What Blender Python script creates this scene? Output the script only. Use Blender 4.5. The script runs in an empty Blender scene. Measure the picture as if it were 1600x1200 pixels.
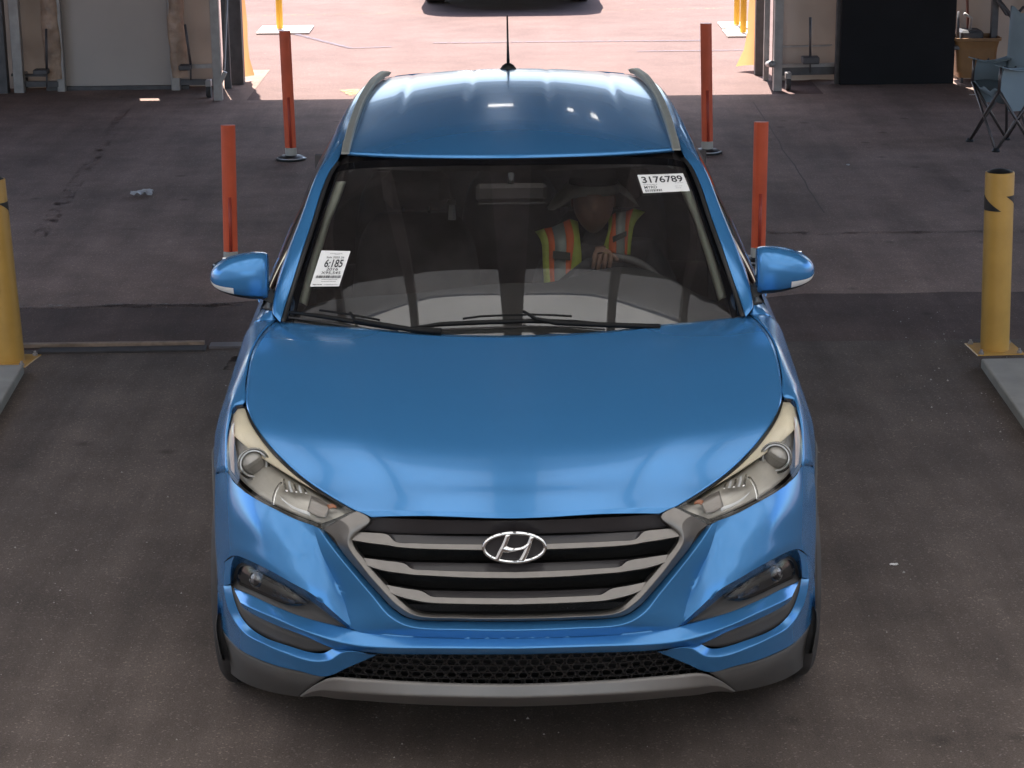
import bpy, bmesh, math, random
import numpy as np
from mathutils import Vector, Matrix
random.seed(7); np.random.seed(7)
R = math.radians
C = bpy.context.scene.collection
sc = bpy.context.scene

# ------------------------------------------------------------------ camera
F, PT, RL, CH, CY, CX = 3400.0, .278, -.0115, 2.8179, -5.58, -.0055
cd = bpy.data.cameras.new('camera'); cam = bpy.data.objects.new('camera', cd); C.objects.link(cam)
cd.sensor_width = 36; cd.lens = 36*F/1600; cd.clip_start = .1; cd.clip_end = 2000
rt = Vector((1, 0, 0)); up = Vector((0, math.sin(PT), math.cos(PT))); fw = Vector((0, math.cos(PT), -math.sin(PT)))
# image x axis in terms of camera axes for a small roll
c_, s_ = math.cos(RL), math.sin(RL)
xr = rt*c_ + up*s_
yr = up*c_ - rt*s_
M = Matrix((xr, yr, -fw)).transposed().to_4x4(); M.translation = (CX, CY, CH)
cam.matrix_world = M
sc.camera = cam

# ------------------------------------------------------------------ light
SUN_EL, SUN_AZ = R(63), R(-12)          # sun stands over the far end of the lane, a little to the left
w = bpy.data.worlds.new('World'); sc.world = w; w.use_nodes = True
nt = w.node_tree; bg = nt.nodes['Background']; sky = nt.nodes.new('ShaderNodeTexSky')
sky.sky_type = 'NISHITA'; sky.sun_disc = False; sky.sun_elevation = SUN_EL; sky.sun_rotation = SUN_AZ
sky.dust_density = 2.5; sky.altitude = 300
nt.links.new(sky.outputs[0], bg.inputs[0]); bg.inputs[1].default_value = .12
sd = bpy.data.lights.new('sun', 'SUN'); sd.energy = 5; sd.angle = R(.53); sd.color = (1, .95, .88)
sun = bpy.data.objects.new('sun', sd); C.objects.link(sun)
dirv = Vector((math.sin(SUN_AZ)*math.cos(SUN_EL), math.cos(SUN_AZ)*math.cos(SUN_EL), math.sin(SUN_EL)))
sun.rotation_euler = dirv.to_track_quat('Z', 'Y').to_euler(); sun.location = dirv*40
sc.view_settings.view_transform = 'Standard'; sc.view_settings.look = 'None'
sc.view_settings.exposure = 1.88; sc.view_settings.gamma = 1
sc.cycles.use_denoising = True
sc.cycles.max_bounces = 10; sc.cycles.diffuse_bounces = 5; sc.cycles.transparent_max_bounces = 16
sc.cycles.glossy_bounces = 5; sc.cycles.caustics_reflective = False; sc.cycles.sample_clamp_indirect = 6

# ------------------------------------------------------------------ pixel helpers (photo 1600x1200 -> point at a known depth)
def ray(u, v):
    a, b = (u-800)/F, (v-600)/F
    x = a*c_ + b*s_; y = -a*s_ + b*c_
    cp, sp = math.cos(PT), math.sin(PT)
    return np.array([x, cp-y*sp, -sp-y*cp])
def PY(u, v, y):
    d = ray(u, v); t = (y-CY)/d[1]; return np.array([CX+t*d[0], y, CH+t*d[2]])
def PG(u, v, z=0.0):
    d = ray(u, v); t = (z-CH)/d[2]; return np.array([CX+t*d[0], CY+t*d[1], z])
def XA(u, y, v=100):
    return PY(u, v, y)[0]
PLX = [0, .3, .5, .65, .75, .83, .89, .93, .97]; PLY = [0, .016, .06, .13, .215, .335, .475, .62, .82]
PRZ = [.15, .22, .30, .36, .466, .52, .6, .75, .82, .88, .95, 1.0]; PRY = [.16, .10, .05, .035, 0, .01, .03, .06, .10, .16, .25, .32]
def ybase(x, z):
    return float(np.interp(abs(x), PLX, PLY) + np.interp(z, PRZ, PRY))
def smooth_tab():
    global PLX, PLY
    xs = np.linspace(0, .97, 60); ys = np.interp(xs, PLX, PLY)
    for _ in range(14):
        ys[1:-1] = (ys[:-2]+2*ys[1:-1]+ys[2:])/4
    PLX, PLY = list(xs), list(ys)
smooth_tab()
def PB(u, v, off=0.0):
    lo, hi = -.15, 1.6
    prev = None
    for k in range(60):
        y = lo+(hi-lo)*k/59
        p = PY(u, v, y); g = y-ybase(p[0], p[2])-off
        if g > 0: break
        prev = y
    a, b = (prev if prev is not None else lo), y
    for _ in range(30):
        m = (a+b)/2; p = PY(u, v, m)
        if m-ybase(p[0], p[2])-off > 0: b = m
        else: a = m
    return PY(u, v, (a+b)/2)

# ------------------------------------------------------------------ materials
def mat(name, col=(.5, .5, .5), rough=.5, metal=0., coat=0., coat_rough=.03, spec=.5, noise=None, bump=None, emis=None, scale_vec=None):
    m = bpy.data.materials.new(name); m.use_nodes = True; n = m.node_tree.nodes; l = m.node_tree.links
    b = n['Principled BSDF']; b.inputs['Base Color'].default_value = (*col, 1); b.inputs['Roughness'].default_value = rough
    b.inputs['Metallic'].default_value = metal; b.inputs['Coat Weight'].default_value = coat; b.inputs['Coat Roughness'].default_value = coat_rough
    b.inputs['Specular IOR Level'].default_value = spec
    tc = n.new('ShaderNodeTexCoord')
    src = tc.outputs['Object']
    if noise:   # (scale, amount, detail)
        tx = n.new('ShaderNodeTexNoise'); tx.inputs['Scale'].default_value = noise[0]; tx.inputs['Detail'].default_value = noise[2] if len(noise) > 2 else 6
        l.new(src, tx.inputs['Vector'])
        mr = n.new('ShaderNodeMapRange'); mr.inputs[1].default_value = .3; mr.inputs[2].default_value = .7
        mr.inputs[3].default_value = 1-noise[1]; mr.inputs[4].default_value = 1+noise[1]
        l.new(tx.outputs[0], mr.inputs[0])
        mx = n.new('ShaderNodeVectorMath'); mx.operation = 'SCALE'; mx.inputs[0].default_value = col
        l.new(mr.outputs[0], mx.inputs['Scale']); l.new(mx.outputs[0], b.inputs['Base Color'])
    if bump:    # (scale, strength, distance)
        tb = n.new('ShaderNodeTexNoise'); tb.inputs['Scale'].default_value = bump[0]; tb.inputs['Detail'].default_value = 5
        l.new(src, tb.inputs['Vector'])
        bp = n.new('ShaderNodeBump'); bp.inputs['Strength'].default_value = bump[1]; bp.inputs['Distance'].default_value = bump[2]
        l.new(tb.outputs[0], bp.inputs['Height']); l.new(bp.outputs[0], b.inputs['Normal'])
    if emis:
        b.inputs['Emission Color'].default_value = (*emis[:3], 1); b.inputs['Emission Strength'].default_value = emis[3]
    return m

def paint_mat():
    m = mat('blue_metallic_paint', (.062, .245, .545), .22, .45, .32, .02)
    n = m.node_tree.nodes; l = m.node_tree.links; b = n['Principled BSDF']
    tc = n['Texture Coordinate']
    v = n.new('ShaderNodeTexVoronoi'); v.inputs['Scale'].default_value = 900
    l.new(tc.outputs['Object'], v.inputs['Vector'])
    hs = n.new('ShaderNodeMapRange'); hs.inputs[1].default_value = 0; hs.inputs[2].default_value = 1; hs.inputs[3].default_value = .96; hs.inputs[4].default_value = 1.04
    l.new(v.outputs['Color'], hs.inputs[0])
    d = n.new('ShaderNodeTexNoise'); d.inputs['Scale'].default_value = 6; d.inputs['Detail'].default_value = 8; d.inputs['Roughness'].default_value = .7
    l.new(tc.outputs['Object'], d.inputs['Vector'])
    mx = n.new('ShaderNodeVectorMath'); mx.operation = 'SCALE'; mx.inputs[0].default_value = (.062, .245, .545)
    r = n.new('ShaderNodeMapRange'); r.inputs[1].default_value = .35; r.inputs[2].default_value = .75; r.inputs[3].default_value = .015; r.inputs[4].default_value = .07
    l.new(d.outputs[0], r.inputs[0]); l.new(r.outputs[0], b.inputs['Coat Roughness'])
    return m
PAINT = paint_mat()
CHROME = mat('chrome', (.86, .85, .84), .06, 1)
SATIN = mat('satin_grey_metal', (.215, .20, .188), .36, .75, .3, .2, noise=(40, .05))
DARKGLOSS = mat('dark_gloss_plastic', (.032, .028, .03), .22)
WIPB = mat('wiper_black', (.004, .004, .0045), .6, spec=.25)
BLACK = mat('black_plastic', (.012, .012, .013), .5)
GREYPL = mat('textured_grey_plastic', (.085, .08, .078), .65, spec=.25, bump=(350, .25, .0008), noise=(3, .12))
SKID = mat('skid_silver', (.22, .205, .195), .42, .5, noise=(5, .1))
RUBBER = mat('tyre_rubber', (.05, .045, .045), .75, noise=(9, .3), bump=(60, .3, .002))
RIM = mat('alloy_rim', (.45, .45, .45), .3, .9)
GLASSBLK = mat('black_glass_band', (.006, .006, .007), .08, spec=.5)
CABIN = mat('cabin_charcoal', (.085, .075, .078), .8, noise=(14, .2), bump=(300, .2, .001))
DASH = mat('dashboard_grey', (.030, .030, .031), .6, bump=(400, .3, .001))
TRIM = mat('pale_pillar_trim', (.85, .88, .76), .75, noise=(8, .08))
BEIGE = mat('headlight_reflector_beige', (.96, .86, .66), .45, .0, noise=(10, .06))
HLGREY = mat('headlight_bezel_grey', (.55, .52, .47), .35, .25, noise=(10, .12))
HLWHITE = mat('white_light_guide', (.85, .86, .88), .25)
AMBER = mat('amber_reflector', (.55, .22, .12), .3)
WHITEP = mat('white_light_strip', (.82, .80, .77), .3)
def glass_mat(name, tint, ior=1.5, refl=1.0, rough=0.0, haze=0.0):
    m = bpy.data.materials.new(name); m.use_nodes = True; n = m.node_tree.nodes; l = m.node_tree.links; n.clear()
    o = n.new('ShaderNodeOutputMaterial'); mx = n.new('ShaderNodeMixShader'); t = n.new('ShaderNodeBsdfTransparent'); g = n.new('ShaderNodeBsdfGlossy')
    f = n.new('ShaderNodeFresnel'); f.inputs[0].default_value = ior; g.inputs['Roughness'].default_value = rough
    t.inputs[0].default_value = (*tint, 1)
    k = n.new('ShaderNodeMath'); k.operation = 'MULTIPLY'; k.inputs[1].default_value = refl; k.use_clamp = True
    gm = n.new('ShaderNodeNewGeometry')
    # same Fresnel on the way in and out
    l.new(f.outputs[0], k.inputs[0]); l.new(k.outputs[0], mx.inputs[0]); l.new(t.outputs[0], mx.inputs[1]); l.new(g.outputs[0], mx.inputs[2]); l.new(mx.outputs[0], o.inputs[0])
    if haze:      # pale diffuse veil mixed in, standing for light reflected off the pane
        d = n.new('ShaderNodeBsdfDiffuse'); d.inputs[0].default_value = (.62, .56, .56, 1); m2 = n.new('ShaderNodeMixShader')
        tc = n.new('ShaderNodeTexCoord'); ns = n.new('ShaderNodeTexNoise'); ns.inputs['Scale'].default_value = 5; ns.inputs['Detail'].default_value = 8; l.new(tc.outputs['Object'], ns.inputs['Vector'])
        r = n.new('ShaderNodeMapRange'); r.inputs[1].default_value = .3; r.inputs[2].default_value = .7; r.inputs[3].default_value = haze*.7; r.inputs[4].default_value = haze*1.3
        l.new(ns.outputs[0], r.inputs[0]); l.new(r.outputs[0], m2.inputs[0]); l.new(mx.outputs[0], m2.inputs[1]); l.new(d.outputs[0], m2.inputs[2]); l.new(m2.outputs[0], o.inputs[0])
    return m
GLASS = glass_mat('windshield_glass', (.88, .90, .88), 1.5, 2.8, 0, .022)
GLASSD = glass_mat('privacy_glass', (.06, .06, .065), 1.5, 1.3)
LENS = glass_mat('headlight_lens', (.98, .98, .97), 1.45, 1.2, .03)
LENSG = glass_mat('fog_lamp_lens', (.75, .75, .75), 1.45, 1.0, .02)

# ------------------------------------------------------------------ object helpers
def link(o, parent=None, **kw):
    C.objects.link(o)
    if parent is not None:
        o.parent = parent; o.matrix_parent_inverse = parent.matrix_basis.inverted()
    for k, v in kw.items(): o[k] = v
    return o
def mesh(name, V, Fc, m, parent=None, smooth=True, **kw):
    me = bpy.data.meshes.new(name); me.from_pydata([tuple(map(float, v)) for v in V], [], [tuple(f) for f in Fc]); me.update()
    me.materials.append(m)
    if smooth: me.polygons.foreach_set('use_smooth', [True]*len(me.polygons))
    o = bpy.data.objects.new(name, me)
    return link(o, parent, **kw)
def empty(name, loc, label=None, category=None, group=None, rz=0):
    o = bpy.data.objects.new(name, None); C.objects.link(o); o.location = loc; o.rotation_euler = (0, 0, rz); o.empty_display_size = .1
    if label: o['label'] = label
    if category: o['category'] = category
    if group: o['group'] = group
    bpy.context.view_layer.update()
    return o
def tag(o, label, category, group=None):
    o['label'] = label; o['category'] = category
    if group: o['group'] = group
    return o

class MB:
    """collects shapes for ONE mesh"""
    def __init__(s): s.V = []; s.F = []
    def add(s, V, Fc):
        k = len(s.V); s.V += [tuple(map(float, v)) for v in V]; s.F += [tuple(i+k for i in f) for f in Fc]; return s
    def box(s, c, d, rz=0, rx=0, ry=0, bev=0):
        x, y, z = d[0]/2, d[1]/2, d[2]/2
        M3 = (Matrix.Rotation(rz, 3, 'Z') @ Matrix.Rotation(ry, 3, 'Y') @ Matrix.Rotation(rx, 3, 'X'))
        if bev:
            b = bev; P = []
            for sx in (-1, 1):
                for sy in (-1, 1):
                    for sz in (-1, 1):
                        P += [(sx*x, sy*(y-b), sz*(z-b)), (sx*(x-b), sy*y, sz*(z-b)), (sx*(x-b), sy*(y-b), sz*z)]
            bm = bmesh.new()
            vs = [bm.verts.new(M3 @ Vector(p)+Vector(c)) for p in P]
            r = bmesh.ops.convex_hull(bm, input=vs); bm.verts.index_update()
            s.add([v.co for v in bm.verts], [[v.index for v in f.verts] for f in bm.faces]); bm.free(); return s
        P = [M3 @ Vector((a*x, b*y, cc*z))+Vector(c) for a in (-1, 1) for b in (-1, 1) for cc in (-1, 1)]
        return s.add(P, [(0, 1, 3, 2), (4, 6, 7, 5), (0, 4, 5, 1), (2, 3, 7, 6), (0, 2, 6, 4), (1, 5, 7, 3)])
    def tube(s, pts, r, n=10, caps=True, closed=False):
        pts = [Vector(p) for p in pts]; rs = r if hasattr(r, '__len__') else [r]*len(pts)
        V = []; m = len(pts); prevn = None
        for i, p in enumerate(pts):
            a = pts[(i-1) % m] if (i > 0 or closed) else p; b = pts[(i+1) % m] if (i < m-1 or closed) else p
            t = (b-a).normalized()
            if prevn is None:
                nrm = t.orthogonal().normalized()
            else:
                nrm = (prevn - t*prevn.dot(t)).normalized()
            prevn = nrm; bi = t.cross(nrm)
            for k in range(n):
                an = 2*math.pi*k/n; V.append(p+(nrm*math.cos(an)+bi*math.sin(an))*rs[i])
        Fc = []
        for i in range(m if closed else m-1):
            j = (i+1) % m
            for k in range(n):
                k2 = (k+1) % n; Fc.append((i*n+k, i*n+k2, j*n+k2, j*n+k))
        if caps and not closed: Fc += [tuple(range(n))[::-1], tuple((m-1)*n+k for k in range(n))]
        return s.add(V, Fc)
    def lathe(s, prof, c=(0, 0, 0), n=24, axis='Z', caps=True):
        V = []; m = len(prof)
        for (r, h) in prof:
            for k in range(n):
                a = 2*math.pi*k/n; x, y, z = r*math.cos(a), r*math.sin(a), h
                if axis == 'X': x, y, z = z, x, y
                if axis == 'Y': x, y, z = y, z, x
                V.append((x+c[0], y+c[1], z+c[2]))
        Fc = [(i*n+k, i*n+(k+1) % n, (i+1)*n+(k+1) % n, (i+1)*n+k) for i in range(m-1) for k in range(n)]
        if caps: Fc += [tuple(range(n))[::-1], tuple((m-1)*n+k for k in range(n))]
        return s.add(V, Fc)
    def build(s, name, m, parent=None, smooth=False, **kw):
        return mesh(name, s.V, s.F, m, parent, smooth, **kw)
def auto_smooth(o, ang=35):
    me = o.data; bm = bmesh.new(); bm.from_mesh(me)
    bmesh.ops.recalc_face_normals(bm, faces=bm.faces)
    for e in bm.edges:
        if len(e.link_faces) == 2 and e.calc_face_angle(0) > R(ang): e.smooth = False
        elif len(e.link_faces) == 2: e.smooth = True
    for f in bm.faces: f.smooth = True
    bm.to_mesh(me); bm.free(); return o

# nonuniform Catmull-Rom through points
def curve(P, T, t):
    P = np.asarray(P, float); n = len(P)
    D = np.zeros_like(P)
    if n == 2: D[:] = (P[1]-P[0])/(T[1]-T[0])
    else:
        for i in range(n):
            if i == 0: D[i] = (P[1]-P[0])/(T[1]-T[0])
            elif i == n-1: D[i] = (P[-1]-P[-2])/(T[-1]-T[-2])
            else:
                h0, h1 = T[i]-T[i-1], T[i+1]-T[i]
                a, b = (P[i]-P[i-1])/h0, (P[i+1]-P[i])/h1
                D[i] = (a*h1+b*h0)/(h0+h1)
        D[0] = 1.5*D[0]-.5*D[1] if n > 2 else D[0]; D[-1] = 1.5*D[-1]-.5*D[-2] if n > 2 else D[-1]
    out = []
    for x in t:
        i = int(np.searchsorted(T, x, 'right'))-1; i = min(max(i, 0), n-2)
        h = T[i+1]-T[i]; s = (x-T[i])/h
        out.append((2*s**3-3*s**2+1)*P[i]+(s**3-2*s**2+s)*h*D[i]+(-2*s**3+3*s**2)*P[i+1]+(s**3-s**2)*h*D[i+1])
    return np.array(out)
def loft(lines, modes=None, nu=40, nv=6, rnd=.006):
    """lines: equal-count 3-D polylines; modes per line: 's' smooth through, 'c' crease (rounded by rnd metres)"""
    L = [np.asarray(l, float) for l in lines]
    k = len(L[0]); assert all(len(l) == k for l in L), [len(l) for l in L]
    ch = np.mean([np.r_[0, np.cumsum(np.sqrt(np.linalg.norm(np.diff(l, axis=0), axis=1)+1e-6))] for l in L], axis=0)
    T = ch/ch[-1]
    # sample density: uniform in arc
    seg = np.mean([np.linalg.norm(np.diff(l, axis=0), axis=1) for l in L], axis=0)+.004
    cs = np.r_[0, np.cumsum(seg)]; cs /= cs[-1]
    t = np.interp(np.linspace(0, 1, nu), cs, T)
    U = np.array([curve(l, T, t) for l in L])          # lines x nu x 3
    modes = modes or ['s']*len(L)
    spans = []; st = 0
    for i in range(1, len(L)):
        if i == len(L)-1 or modes[i] == 'c': spans.append((st, i)); st = i
    rows = None
    for si, (a, b) in enumerate(spans):
        sub = U[a:b+1]
        d = np.mean(np.linalg.norm(np.diff(sub, axis=0), axis=2), axis=1)+1e-6
        Tv = np.r_[0, np.cumsum(d)]; Tv /= Tv[-1]
        nn = max(2, nv*(b-a)+1)
        tv = np.linspace(0, 1, nn)
        g = np.array([curve(sub[:, j], Tv, tv) for j in range(U.shape[1])]).transpose(1, 0, 2)
        if rows is None: rows = [list(x) for x in g]; rows = [np.array(x) for x in rows]
        else:
            # round the crease
            c = rows[-1]; p = rows[-2]; q = g[1]
            dp = p-c; dq = q-c
            lp = np.linalg.norm(dp, axis=1, keepdims=True)+1e-9; lq = np.linalg.norm(dq, axis=1, keepdims=True)+1e-9
            rr = np.minimum(np.minimum(lp*.6, lq*.6), rnd)
            A = c+dp/lp*rr; B = c+dq/lq*rr
            rows.pop()
            for s in (0, .25, .5, .75, 1): rows.append((1-s)**2*A+2*s*(1-s)*c+s*s*B)
            rows += [np.array(x) for x in g[1:]]
    return np.array(rows)
def grid_faces(nr, nc):
    return [(i*nc+j, i*nc+j+1, (i+1)*nc+j+1, (i+1)*nc+j) for i in range(nr-1) for j in range(nc-1)]
OUT = np.array([0, 1.9, .62])
def orient(V, Fc, centre=OUT):
    V = np.asarray(V); s = 0
    for f in Fc[::max(1, len(Fc)//60)]:
        a, b, c = V[f[0]], V[f[1]], V[f[2]]; n = np.cross(b-a, c-a); s += np.dot(n, (a+c)/2-centre)
    return Fc if s > 0 else [f[::-1] for f in Fc]
MIR = np.array([-1, 1, 1])
def panel_geo(grids, mirror=None, centre=OUT):
    V = []; Fc = []
    for G in grids:
        v = G.reshape(-1, 3); f = grid_faces(G.shape[0], G.shape[1]); f = orient(v, f, centre)
        k = len(V); V += [tuple(p) for p in v]; Fc += [tuple(i+k for i in q) for q in f]
    V = np.array(V)
    if mirror == 'join':
        k = len(V); V2 = V*MIR; Fc = Fc+[tuple(i+k for i in q[::-1]) for q in Fc]; V = np.vstack([V, V2])
    return V, Fc
def weld(o, d=.0009):
    bm = bmesh.new(); bm.from_mesh(o.data); bmesh.ops.remove_doubles(bm, verts=bm.verts, dist=d)
    bm.to_mesh(o.data); bm.free()
def panel(name, grids, m, parent, mirror='join', thick=.004, wd=.0009, centre=OUT, **kw):
    """mirror: 'join' one mesh both sides, 'pair' two objects, None as is"""
    outs = []
    def mk(V, Fc):
        o = mesh(name, V, Fc, m, parent, True, **kw); weld(o, wd)
        if thick:
            s = o.modifiers.new('thickness', 'SOLIDIFY'); s.thickness = thick; s.offset = -1; s.use_rim = True
            s.use_even_offset = False
        outs.append(o)
    if mirror == 'join': mk(*panel_geo(grids, 'join', centre))
    else:
        V, Fc = panel_geo(grids, None, centre); mk(V, Fc)
        if mirror == 'pair': mk(V*MIR, [q[::-1] for q in Fc])
    return outs if mirror == 'pair' else outs[0]
def pxl(pts, off=0.0):
    """pixel polyline -> 3-D; point = (u,v) on the nose surface (+off), or (u,v,'y',depth), or (u,v,o) with own offset"""
    out = []
    for p in pts:
        if len(p) == 4: q = PY(p[0], p[1], p[3])
        elif len(p) == 3: q = PB(p[0], p[1], p[2])
        else: q = PB(p[0], p[1], off)
        if abs(p[0]-805) < .6 and p[1] > 780: q[0] = 0
        out.append(q)
    return np.array(out)
# ================================================================== THE CAR
SUV = empty('suv', (0, 2.2, 0), 'bright blue compact crossover seen head on, driver in a safety vest at its wheel', 'car')
def A(*p): return np.array(p, float)
HCY = [.092, .105, .14, .19, .255, .34, .45, .60, .80, 1.0, 1.20, 1.5]
HCZ = [.812, .824, .842, .861, .887, .920, .952, .981, 1.008, 1.029, 1.045, 1.066]
def Hc(y): return float(np.interp(y, HCY, HCZ))
# ---- hood
HOOD_E = [(434, 501, 1.50), (411, 521, 1.30), (394, 553, 1.10), (386, 595, .90), (385, 633, .73), (398, 665, .60), (432, 708, .465), (478, 749, .335), (530, 783, .215), (559, 799, .160), (581, 808.5, .142)]
HOOD_C = [1.20, 1.02, .84, .66, .50, .38, .285, .215, .15, .108, .093]
tt = [0, .2, .4, .58, .74, .88, 1]
hood_rows = []
for (u, v, ye), yc in zip(HOOD_E, HOOD_C):
    e = PY(u, v, ye); zc = Hc(yc); row = []
    drop_e = Hc(ye)-e[2]
    for t in tt:
        x = e[0]*t; y = yc+(ye-yc)*t**2.0
        z = Hc(y)-drop_e*(t**2.6)
        k = max(0, 1-abs(t-.60)/.25); z += .0045*k*k*(3-2*k)*min(1, max(0, (yc-.1)/.3))
        row.append((x, y, z))
    row[-1] = tuple(e); hood_rows.append(row)
g = loft(hood_rows, ['s']*9+['c', 's'], nu=60, nv=6, rnd=.006)
lip = g[-1].copy(); lip[:, 1] += .025; lip[:, 2] -= .006
g = np.concatenate([g, [lip]])
HOOD = panel('hood', [g], PAINT, SUV, 'join', .006)
# cowl between hood and glass
cw = loft([hood_rows[0], [(x, y+.05, z-.035) for x, y, z in hood_rows[0]], [(x, y+.12, z-.03) for x, y, z in hood_rows[0]]], nu=40, nv=2)
panel('cowl_panel', [cw], BLACK, SUV, 'join', .004)

# ---- windshield
ws_b = [A(0, *PY(795, 529, 1.23)[1:]), PY(650, 529, 1.255), PY(540, 525, 1.33), PY(480, 516, 1.405), PY(440, 503, 1.475)]
ws_t = [A(0, *PY(794, 247, 2.05)[1:]), PY(680, 248, 2.06), PY(590, 251, 2.085), PY(545, 255, 2.11), PY(522, 262, 2.13)]
def mid(a, b, f, bul): return [p*(1-f)+q*f+A(*bul) for p, q in zip(a, b)]
ws_rows = [ws_b, mid(ws_b, ws_t, .33, (0, -.010, .019)), mid(ws_b, ws_t, .66, (0, -.010, .018)), ws_t]
WS = loft(ws_rows, nu=48, nv=14)
panel('windshield', [WS], GLASS, SUV, 'join', 0)
def ws_at(r, c, off=0.0):
    """r 0 bottom..1 top, c 0 centre..1 left edge (negative = right half)"""
    s = 1 if c >= 0 else -1
    i = r*(WS.shape[0]-1); j = abs(c)*(WS.shape[1]-1); i0 = min(int(i), WS.shape[0]-2); j0 = min(int(j), WS.shape[1]-2); a = i-i0; b = j-j0
    p = (WS[i0, j0]*(1-a)+WS[i0+1, j0]*a)*(1-b)+(WS[i0, j0+1]*(1-a)+WS[i0+1, j0+1]*a)*b
    p = p+A(0, -.55, .83)*off
    return p*A(s, 1, 1)
def on_ws(u, v, off=0.004):
    lo, hi = 1.1, 2.3
    def gap(y):
        p = PY(u, v, y); q = WS.reshape(-1, 3)*A(1 if p[0] < 0 else -1, 1, 1)
        d = np.abs(q[:, 0]-p[0])*2+np.abs(q[:, 1]-p[1]); k = np.argsort(d)[:4]; ww = 1/(d[k]+1e-4)
        zz = (q[k, 2]*ww).sum()/ww.sum(); yy = (q[k, 1]*ww).sum()/ww.sum()
        return p[2]-(zz+(p[1]-yy)*.52)
    for _ in range(22):
        m_ = (lo+hi)/2
        if gap(m_) > 0: lo = m_
        else: hi = m_
    return PY(u, v, (lo+hi)/2)+A(0, -.5, .86)*off
fr = MB()
def ws_strip(r0, r1, c0, c1, n=24):
    G = np.array([[ws_at(r0+(r1-r0)*i/n, c0+(c1-c0)*j/n, .0012) for j in range(n+1)] for i in range(n+1)])
    return G
def wpath(fn, n=30): return np.array([[fn(i/n, j/4) for i in range(n+1)] for j in range(5)])
panel('glass_border_band', [wpath(lambda t, s: ws_at(t, 1-(.045+.012*(1-t))*s, .0014)), wpath(lambda t, s: ws_at(1-.05*s, t, .0014))], GLASSBLK, SUV, 'join', 0, wd=.0001)
panel('cowl_seal', [wpath(lambda t, s: ws_at(.0+.012*s, t, .0018))], BLACK, SUV, 'join', 0, wd=.0001)

# ---- pillars and roof sides
AI = [PY(*p) for p in [(438, 503, 1.43), (449, 466, 1.54), (469, 401, 1.67), (487, 347, 1.82), (502, 298, 1.96), (515, 267, 2.07), (526, 253, 2.13)]]
AO = [PY(*p) for p in [(425, 486, 1.52), (431, 446, 1.62), (445, 401, 1.74), (468, 343, 1.89), (489, 285, 2.07), (498, 266, 2.16), (504, 254, 2.24)]]
inner = AI+[A(-.603, 2.40, 1.502), A(-.607, 2.7, 1.515), A(-.60, 3.1, 1.530), A(-.585, 3.5, 1.530), A(-.55, 3.8, 1.516), A(-.49, 4.08, 1.485)]
outer = AO+[A(-.678, 2.48, 1.452), A(-.668, 2.75, 1.472), A(-.65, 3.1, 1.490), A(-.625, 3.5, 1.492), A(-.59, 3.8, 1.478), A(-.53, 4.12, 1.44)]
midl = [(a+b)/2+A(-.010, -.004, .012) for a, b in zip(inner, outer)]
under = [p+A(.022, .012, -.012) for p in outer]
panel('roof_pillar', [loft([inner, midl, outer, under], ['s', 's', 'c', 's'], nu=90, nv=5, rnd=.004)], PAINT, SUV, 'pair', .003, centre=A(0, 2.4, .9))
pin = [p+A(.030, .03, -.022) for p in inner]; pou = [p+A(.034, .02, -.016) for p in outer]
panel('pillar_liner', [loft([pin, pou, [p+A(.03, .03, -.05) for p in outer]], nu=60, nv=2)], CABIN, SUV, 'pair', 0)
# black seal between pillar and glass
seal = [p+A(.004, .004, .003) for p in AI]
panel('pillar_seal', [loft([seal, [p+A(.012, .004, -.006) for p in seal]], nu=40, nv=2)], BLACK, SUV, 'pair', .002)
# ---- roof
def groove(x, y):
    k = min(1, max(0, (y-2.55)/.5)); k = k*k*(3-2*k)
    return -.0035*k*sum(math.exp(-((abs(x)-c)/.016)**2) for c in (.16, .42))
RY = [2.045, 2.25, 2.5, 3.0, 3.4, 3.8, 4.10]; RZ = [1.476, 1.512, 1.543, 1.583, 1.587, 1.553, 1.508]
edge = [A(-.585, 2.135, 1.482), A(-.592, 2.30, 1.494), A(-.597, 2.6, 1.510), A(-.592, 3.05, 1.530), A(-.575, 3.45, 1.531), A(-.54, 3.8, 1.516), A(-.48, 4.07, 1.485)]
rows = []
for t in (0, .25, .5, .75, .9, 1):
    rows.append([A(e[0]*t, y+(e[1]-y)*t**2.2, z+(e[2]-z)*t**2.1) for y, z, e in zip(RY, RZ, edge)])
G = loft(rows, nu=60, nv=16)
for i in range(G.shape[0]):
    for j in range(G.shape[1]): G[i, j, 2] += groove(G[i, j, 0], G[i, j, 1])
fe = G[:, 0].copy(); fe[:, 1] -= .001; fe2 = fe.copy(); fe2[:, 1] += .012; fe2[:, 2] -= .012
G = np.concatenate([fe2[:, None], G], axis=1)
panel('roof', [G], PAINT, SUV, 'join', .006, centre=A(0, 3, .8))
lin = [[p+A(0, 0, -.05) for p in r] for r in rows]
panel('headliner', [loft(lin, nu=20, nv=2)], CABIN, SUV, 'join', 0)
# ditch strip
panel('roof_ditch_strip', [loft([[p+A(-.001, 0, .002) for p in edge], [p+A(-.022, 0, -.004) for p in edge]], nu=40, nv=2)], BLACK, SUV, 'pair', .002)
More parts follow.
